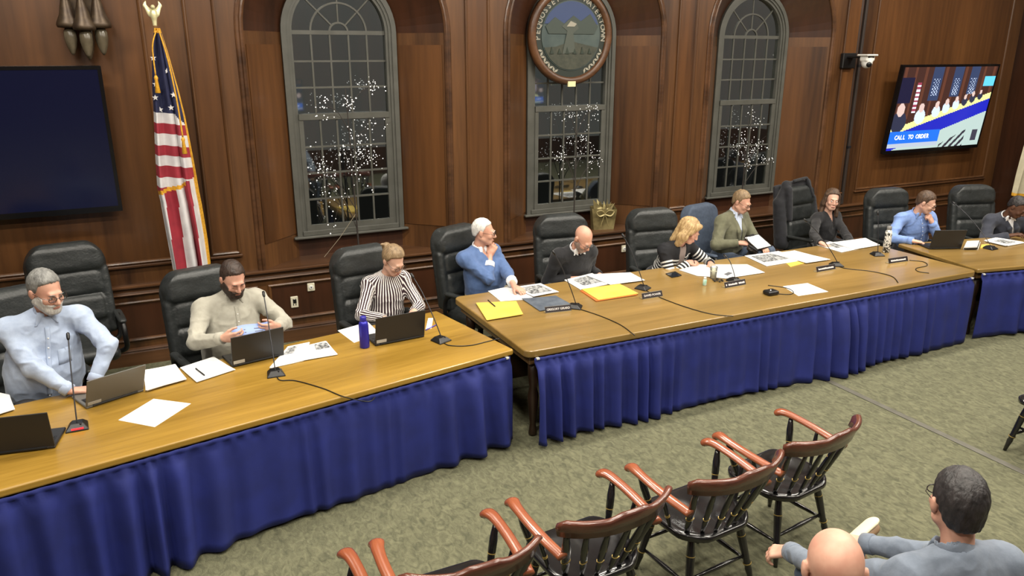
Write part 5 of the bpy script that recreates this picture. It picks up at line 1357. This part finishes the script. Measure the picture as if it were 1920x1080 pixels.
# conduit and PTZ camera on its bracket
t = thing('conduit', 'dark vertical cable conduit running up the panelled wall', 'conduit', (8.97, YW - .02, .82)); MB().box((-.02, -.018, 0), (.02, .02, CEIL - .84)).build('channel', mat('conduit brown', lin(48, 40, 36), .5), t, bevel=.004)
for z in (.8, 1.9, 3.0): MB().box((-.028, -.022, z), (.028, .02, z + .03)).build('strap', STEEL, t)
p = Vector((8.74, 7.46, 2.80)); t = thing('dome_camera', 'white pan-tilt camera on a black wall bracket beside the conduit', 'camera', (p.x, YW, p.z))
MB().box((-.12, -.06, -.1), (.12, 0, .1)).build('wall_bracket', BLACKM, t, bevel=.01); MB().box((-.06, -.40, .035), (.06, -.02, .06)).build('shelf', BLACKM, t, bevel=.004)
q = Vector((0, -.34, 0))
MB().box((q.x - .1, q.y - .09, .06), (q.x + .1, q.y + .09, .085)).build('camera_base', WHITEP, t, bevel=.01)
solid('camera_body', [('+', Ell(q + Vector((0, 0, -.02)), (.07, .07, .075)), 0), ('+', Box(q + Vector((0, 0, .03)), (.08, .06, .035), .02), .02)], .008, WHITEP, t)
d = Vector((-.35, -.85, -.35)).normalized(); MB().cyl(q + Vector((0, 0, -.02)) + d * .05, q + Vector((0, 0, -.02)) + d * .082, .036, .032, 14).build('lens', BLACKM, t, smooth=True)
# bronze sconce above the dark television
BRZ = mat('aged bronze', lin(58, 46, 36), 0.45, .5, col2=lin(82, 68, 52), scale=16); p = atY(157, 40, 7.62)
t = thing('wall_sconce', 'bronze sconce with three bells and drops above the dark television', 'sconce', (p.x, YW, p.z))
MB().box((-.1, -.03, -.05), (.1, 0, .5)).build('backplate', BRZ, t, bevel=.01)
for s, dz in ((-1, 0), (0, -.02), (1, 0)):
    c = Vector((s * .115, -.17 - (.05 if s == 0 else 0), dz))
    MB().tube(smooth_path([(s * .02, -.02, .3), (s * .1, -.1, .34), tuple(c + Vector((0, 0, .2)))], 5), .018, 8).build('arm', BRZ, t, smooth=True)
    MB().lathe([(.02, .22), (.03, .18), (.045, .12), (.06, .05), (.088, -.01), (.092, -.03), (.085, -.05), (.04, -.055)], 16, c).build('bell', BRZ, t, smooth=True)
    MB().lathe([(.03, -.05), (.048, -.08), (.05, -.14), (.038, -.2), (.02, -.25), (.006, -.27)], 12, c).build('drop', mat('smoked glass drop', lin(96, 88, 72), .25, col2=lin(76, 68, 54), scale=10), t, smooth=True)
MB().lathe([(.03, .0), (.05, -.06), (.055, -.16), (.04, -.24), (.02, -.29), (.006, -.31)], 12, (0, -.09, 0)).build('drop', MATS['smoked glass drop'], t, smooth=True)
# ---------------------------------------------------------------- town seal in front of the middle window
c = Vector((4.60, 8.08, 3.09)); t = thing('round_seal', 'round town seal with lettered rim and wooden frame hung before the middle window', 'seal', c)
ROT = Matrix(((1, 0, 0, 0), (0, 0, -1, 0), (0, 1, 0, 0), (0, 0, 0, 1)))      # plan x,y -> wall x,z ; height toward the room
def disc(r, h0, h1, name, m, n=48): MB().prism([(r * math.cos(2 * math.pi * k / n), r * math.sin(2 * math.pi * k / n)) for k in range(n)], h1 - h0, ROT @ Matrix.Translation((0, 0, h0))).build(name, m, t)
pp = [Vector((.5 * math.cos(2 * math.pi * k / 48), 0, .5 * math.sin(2 * math.pi * k / 48))) for k in range(48)]
MB().sweep(pp, [(-.04, 0), (-.04, .03), (-.02, .05), (.02, .05), (.045, .03), (.05, -.02), (-.03, -.02)], lambda i: (pp[i].normalized(), Vector((0, -1, 0))), True).build('frame', wood('seal frame wood', lin(66, 42, 26), lin(104, 70, 44), 'X', 5), t, smooth=True)
disc(.47, -.01, .012, 'rim', mat('dark green rim', lin(34, 42, 36), .5)); disc(.385, .012, .02, 'field', mat('seal field', lin(54, 68, 68), .5, col2=lin(72, 84, 80), scale=5))
RIMG = mat('rim letter', lin(150, 146, 132), .5)
msg = 'PEQUOSSETTE \u00b7 WATERTOWN'
for i, ch in enumerate(msg):
    if ch == ' ': continue
    a = R(184 - 188 * i / (len(msg) - 1)); me = text_mesh(ch, .085, .002, bold=True)
    o = link_mesh('letter', me, RIMG, t); o.matrix_local = ROT @ Matrix.Translation((.43 * math.cos(a), .43 * math.sin(a), .015)) @ Matrix.Rotation(a - math.pi / 2, 4, 'Z')
for s in (-1, 1):
    for k in range(9):
        a = R(270 + s * (26 + k * 5.2)); M = ROT @ Matrix.Translation((.43 * math.cos(a), .43 * math.sin(a), .012)) @ Matrix.Rotation(a + (.6 if k % 2 else -.6), 4, 'Z')
        MB().prism([(-.03, 0), (0, .014), (.035, 0), (0, -.014)], .006, M).build('leaf', RIMG, t)
def patch(pts, h, m, name): MB().prism(pts, .006, ROT @ Matrix.Translation((0, 0, h))).build(name, m, t)
arc = lambda r, a0, a1, n=16: [(r * math.cos(R(a0 + (a1 - a0) * k / n)), r * math.sin(R(a0 + (a1 - a0) * k / n))) for k in range(n + 1)]
patch(arc(.375, 20, 160), .02, mat('seal sky', lin(50, 66, 104), .5), 'sky')
patch([(-.34, .1), (-.22, .2), (-.1, .13), (.02, .22), (.12, .16), (.24, .24), (.35, .1), (.3, .02), (-.3, .02)], .024, mat('seal hills', lin(56, 66, 60), .5), 'hills')
patch(arc(.375, 200, 340) + [(.2, -.1), (0, -.06), (-.2, -.12)], .022, mat('seal ground', lin(50, 54, 44), .5, col2=lin(66, 68, 56), scale=20), 'ground')
patch([(-.12, -.2), (-.06, .05), (-.13, .1), (-.05, .17), (.05, .16), (.09, .08), (.02, .03), (.05, -.18)], .028, mat('seal figure', lin(70, 76, 68), .5), 'figure')
patch([(-.07, .1), (-.02, .16), (.06, .13), (.03, .1)], .033, RIMG, 'ribbon')
for i in range(6): patch([(-.28 + .1 * i, -.2), (-.26 + .1 * i, -.12 - .02 * (i % 2)), (-.23 + .1 * i, -.2)], .03, mat('seal grass', lin(40, 50, 40), .5), 'grass_tuft')
MB().box((-.05, -.06, -.565), (.05, -.04, -.505)).build('label_plate', mat('pale brass plate', lin(222, 216, 168), .4), t)
MB().box((-.02, -.02, .5), (.02, .06, .58)).build('hanger', STEEL, t)
# ---------------------------------------------------------------- twig trees with little lights
TWIG = mat('dark twig', lin(44, 38, 34), .7); BULB = mat('tiny white lights', (1, 1, 1, 1), .4, emit=(1, .97, .92, 1), estr=1.0)
def twig_tree(label, x, y, clusters, seed, z0=LEDGE, lean=0.0, bulb=.0062):
    rnd = random.Random(seed); t = thing('twig_tree', label, 'decorative tree', (x, y, z0), 0, 'lighted twig trees on the window ledges')
    MB().lathe([(.07, 0), (.075, .006), (.06, .02), (.012, .03)], 14).build('stand', TWIG, t)
    top = max(c[2] for c in clusters) - z0
    trunk = smooth_path([(0, 0, .02), (lean * .3, 0, top * .35), (lean * .7, -.01, top * .7), (lean, 0, top)], 6)
    k = len(trunk); MB().tube(trunk, [.011 - .008 * i / k for i in range(k)], 6).build('trunk', TWIG, t, smooth=True)
    bl = MB()
    for (cx, cy, cz, rx, rz, n) in clusters:
        c = Vector((cx - x, cy - y, cz - z0)); j = min(k - 1, max(2, int(k * (c.z - .35) / max(top, .1)))); o = trunk[j]
        main = smooth_path([o, o.lerp(c, .5) + Vector((0, 0, .08)), c], 5); MB().tube(main, [.005 - .003 * i / len(main) for i in range(len(main))], 5).build('branch', TWIG, t, smooth=True)
        for m_ in range(max(4, n // 8)):
            a = rnd.choice(main[3:]); e = c + Vector((rnd.gauss(0, 1.05) * rx, rnd.uniform(-.08, .06), rnd.gauss(0, 1.0) * rz)); tw = smooth_path([a, a.lerp(e, .5) + Vector((rnd.uniform(-.03, .03), 0, .03)), e], 4)
            MB().tube(tw, .0016, 4).build('twig', TWIG, t)
            for q in range(6):
                p = rnd.choice(tw[2:]) + Vector((rnd.gauss(0, .04), rnd.gauss(0, .014), rnd.gauss(0, .04))); bl.ball(p, bulb * rnd.uniform(.55, 1.15), 6, 4)
    b = bl.build('tiny_lights', BULB, t, smooth=True); b['kind'] = 'stuff'
    return t
Q = lambda x, y, rx, rz, n: (*atY(x, y, 8.0)[:], rx, rz, n)
twig_tree('lighted twig tree with dense white blossoms before the first window', 1.97, 8.0,
          [Q(608, 330, .16, .22, 84), Q(640, 280, .12, .22, 50), Q(690, 290, .14, .2, 90), Q(650, 180, .08, .14, 36), Q(610, 200, .1, .08, 22), Q(688, 240, .12, .08, 26), Q(705, 165, .05, .04, 5), Q(630, 360, .08, .1, 24)], 4, lean=-.04)
twig_tree('sparser lighted twig tree behind the town seal window', 4.66, 8.0,
          [Q(1050, 290, .13, .14, 62), Q(1105, 265, .12, .2, 64), Q(1110, 210, .08, .1, 30), Q(1060, 215, .1, .06, 16), Q(1120, 300, .06, .08, 12)], 9, bulb=.0052)
twig_tree('slender lighted twig tree before the last window', 7.3, 8.0,
          [Q(1412, 225, .12, .08, 36), Q(1392, 265, .1, .14, 60), Q(1422, 280, .12, .12, 62), Q(1395, 305, .08, .08, 30), Q(1440, 300, .08, .1, 14)], 13, bulb=.0052)
p = Vector((1.95, 7.98, 1.25)); e = at(608, 482, LEDGE + .01)
tag(MB().tube([Vector((0, 0, 0)), (e - p) * .5 + Vector((0, 0, -.02)), e - p], .0025, 5).build('lead_wire', mat('pale wire', lin(150, 140, 120), .5), None, loc=p), 'thin pale wire slanting down from the blossom tree to the ledge', 'wire')
# gift bag on the ledge
p = at(1133, 430, LEDGE); p.y = min(p.y, 8.0); t = thing('gift_bag', 'gold gift bag with a sheer bow on the middle window ledge', 'gift bag', (p.x, 7.96, LEDGE), R(-14))
OLIVE = mat('olive foil', lin(92, 82, 52), .4, col2=lin(128, 116, 78), scale=9, bump=.3, bscale=18); GOLDT = mat('gold tissue', lin(196, 182, 132), .5, col2=lin(160, 146, 96), scale=14)
vs = [(-.13, -.06, 0), (.13, -.06, 0), (.13, .06, 0), (-.13, .06, 0), (-.16, -.07, .27), (.16, -.075, .25), (.15, .06, .3), (-.15, .06, .28)]
MB().add(vs, [(3, 2, 1, 0), (0, 1, 5, 4), (1, 2, 6, 5), (2, 3, 7, 6), (3, 0, 4, 7)]).build('bag', OLIVE, t)
rnd = random.Random(5)
for k in range(9):
    a = rnd.uniform(-1, 1); pts = [(a * .12, rnd.uniform(-.03, .03), .2), (a * .16 + .02, rnd.uniform(-.03, .03), .34 + rnd.uniform(-.03, .04)), (a * .06 + .05, .02, .26), (a * .1 - .06, 0, .22)]
    o = MB().add(pts, [(0, 1, 2), (0, 2, 3)]).build('tissue', GOLDT if k % 2 else OLIVE, t); o.modifiers.new('thick', 'SOLIDIFY').thickness = .002
for s in (-1, 1):
    MB().tube(smooth_path([(0, -.085, .2), (s * .05, -.1, .25), (s * .11, -.1, .23), (s * .07, -.1, .18), (0, -.085, .2)], 5), .014, 6, flat=.25).build('bow', GOLDT, t, smooth=True)
    MB().tube(smooth_path([(0, -.085, .2), (s * .03, -.09, .12), (s * .05, -.085, .04)], 5), .01, 6, flat=.2).build('ribbon', GOLDT, t, smooth=True)
# ---------------------------------------------------------------- flags
NAVY = mat('flag navy', lin(30, 34, 70), .8, col2=lin(24, 28, 60), scale=9); RED = mat('flag red', lin(150, 38, 52), .8, col2=lin(132, 32, 46), scale=9)
FWHITE = mat('flag white', lin(206, 204, 204), .8, col2=lin(190, 188, 190), scale=9); FRINGE = mat('gold fringe', lin(214, 160, 40), .6, col2=lin(186, 134, 30), scale=60)
BRASS = mat('pale gilt', lin(222, 216, 170), .35, .3); POLE = wood('flag pole wood', lin(86, 60, 34), lin(120, 88, 54), 'Z', 6)
def eagle(t, z, y=.075):
    e_ = solid('eagle', [('+', Ell((0, 0, z + .09), (.028, .035, .05)), 0), ('+', Ell((0, -.03, z + .15), (.018, .022, .02)), .012), ('+', Cone((0, -.045, z + .148), (0, -.068, z + .14), .008, .003), .006),
                    ('+', Cone((-.02, .005, z + .1), (-.06, .02, z + .165), .03, .014, ((0, 1, 0), .4)), .012), ('+', Cone((.02, .005, z + .1), (.06, .02, z + .165), .03, .014, ((0, 1, 0), .4)), .012),
                    ('+', Cone((-.06, .02, z + .165), (-.05, .02, z + .195), .016, .008, ((0, 1, 0), .4)), .01), ('+', Cone((.06, .02, z + .165), (.05, .02, z + .195), .016, .008, ((0, 1, 0), .4)), .01),
                    ('+', Cone((0, .03, z + .06), (0, .06, z + .02), .02, .012, ((0, 1, 0), .4)), .01), ('+', Cone((0, 0, z), (0, 0, z + .05), .016, .02), .01)], .006, BRASS, t); e_.location.y = y
def draped(name, t, rows, mats, colour, nu=56, depth=.075, folds=3.2, zero=Vector((0, 0, 0))):
    """cloth hanging in folds; rows: (z, x_left, x_right); colour(u, v) -> slot"""
    zs = [r[0] for r in rows]; nv = 170; vs = []; top, bot = zs[0], zs[-1]
    for j in range(nv + 1):
        v = j / nv; z = top + (bot - top) * v
        xl = float(np.interp(-z, [-q for q in zs], [r[1] for r in rows])); xr = float(np.interp(-z, [-q for q in zs], [r[2] for r in rows])); w = xr - xl
        for i in range(nu + 1):
            u = i / nu; f = 2 * math.pi * folds * u + .8 * math.sin(3 * v) + .5
            dx = (u + .06 * math.sin(f * .5 + 2)) * w; dy = depth * min(1, .25 + v * 1.2) * math.sin(f) * (.7 + .3 * math.sin(5 * u + 3 * v))
            vs.append(Vector((xl + dx, dy, z - .045 * w / .3 * (u - .5) * (1 if v > .3 else v / .3))) - zero)
    fs = [(j * (nu + 1) + i, j * (nu + 1) + i + 1, (j + 1) * (nu + 1) + i + 1, (j + 1) * (nu + 1) + i) for j in range(nv) for i in range(nu)]
    me = bpy.data.meshes.new(name); me.from_pydata(vs, [], fs); me.update()
    for m in mats: me.materials.append(m)
    me.polygons.foreach_set('material_index', [colour((k % nu + .5) / nu, (k // nu + .5) / nv) for k in range(len(fs))]); me.polygons.foreach_set('use_smooth', [True] * len(fs))
    o = link_mesh(name, me, None, t); o.modifiers.new('thick', 'SOLIDIFY').thickness = .003
    return o, vs, nu
FX, FY = .215, 7.42
t = thing('standing_flag', 'stars and stripes flag with gold fringe and gilt eagle on a pole', 'flag', (FX, FY, 0))
MB().lathe([(.15, 0), (.16, .015), (.13, .04), (.05, .06), (.03, .11)], 20).build('base', BRASS, t, smooth=True)
MB().cyl((0, .075, .05), (0, .075, 3.13), .016, n=10).build('pole', POLE, t, smooth=True); eagle(t, 3.12)
rows = [(3.1, .20, .25), (2.9, .155, .29), (2.6, .12, .335), (2.39, .105, .36), (2.0, .07, .385), (1.72, .05, .40), (1.6, .06, .41), (1.3, .07, .425), (1.05, .08, .43), (.93, .085, .42)]
def usa(u, v):
    z = 3.1 - 2.17 * v
    if v < .02 or (u > .97 and z > 1.75) or v > .985: return 3
    edge = 1.75 + .16 * (u - .35)
    if z > 2.40 + .10 * (u < .75) * 0 - .32 * max(0, u - .72): return 0
    if z > edge: return 2 if int((2.40 - z) / .093) % 2 == 0 else 1
    if z > edge - .035 and u < .75: return 3
    if u > .94: return 3
    return (2, 1, 2, 1, 2, 1)[int((u * .9 + .22 * (1.7 - z) * .25) * 5.2) % 6]
fl, fv, nu = draped('flag_cloth', t, rows, [NAVY, RED, FWHITE, FRINGE], usa, zero=Vector((FX, 0, 0)), depth=.06)
STAR = MB().prism([((.026 if k % 2 == 0 else .011) * math.sin(k * math.pi / 5), (.026 if k % 2 == 0 else .011) * math.cos(k * math.pi / 5)) for k in range(10)], .003).mesh('star')
for (j, i) in ((19, 8), (36, 12), (45, 9), (53, 16), (27, 40), (42, 46), (51, 30)):
    p = fv[j * (nu + 1) + i]; o = link_mesh('star', STAR, FWHITE, fl, p + Vector((0, -.012, 0))); o.rotation_euler = (R(90), 0, 0)
MB().tube(smooth_path([(.02, -.07, 3.08), (.06, -.09, 2.85), (.09, -.1, 2.5), (.1, -.1, 2.2)], 6), .007, 6).build('cord', FRINGE, t, smooth=True)
MB().tube(smooth_path([(.0, -.07, 3.08), (-.045, -.08, 2.95), (-.05, -.08, 2.72)], 6), .006, 6).build('cord', FRINGE, t, smooth=True)
for x, z in ((.1, 2.2), (-.05, 2.72)): MB().lathe([(.008, .0), (.017, -.02), (.012, -.04), (.022, -.14), (.018, -.145)], 10, (x, -.1, z)).build('tassel', FRINGE, t, smooth=True)
# white state flag at the corner
t = thing('standing_flag', 'white flag with a blue shield and gold fringe by the corner', 'flag', (12.1, 7.05, 0))
MB().lathe([(.15, 0), (.16, .015), (.13, .04), (.05, .06), (.03, .11)], 20).build('base', BRASS, t, smooth=True)
MB().cyl((0, .065, .05), (0, .065, 2.9), .016, n=10).build('pole', POLE, t, smooth=True); eagle(t, 2.9, .065)
rows = [(2.86, -.02, .04), (2.5, -.06, .1), (2.1, -.17, .14), (1.6, -.27, .17), (1.1, -.36, .19), (.8, -.40, .2)]
def mass(u, v):
    if v > .975 or v < .015: return 1
    if .62 < v < .78 and .45 < u < .75: return 0
    if .58 < v < .83 and .38 < u < .82 and abs(v - .7) > .07 and int(u * 40) % 3 == 0: return 1
    return 2
draped('flag_cloth', t, rows, [mat('shield blue', lin(70, 70, 130), .8), FRINGE, mat('state flag white', lin(196, 188, 160), .8, col2=lin(182, 174, 148), scale=8)], mass, depth=.05, folds=3.6)
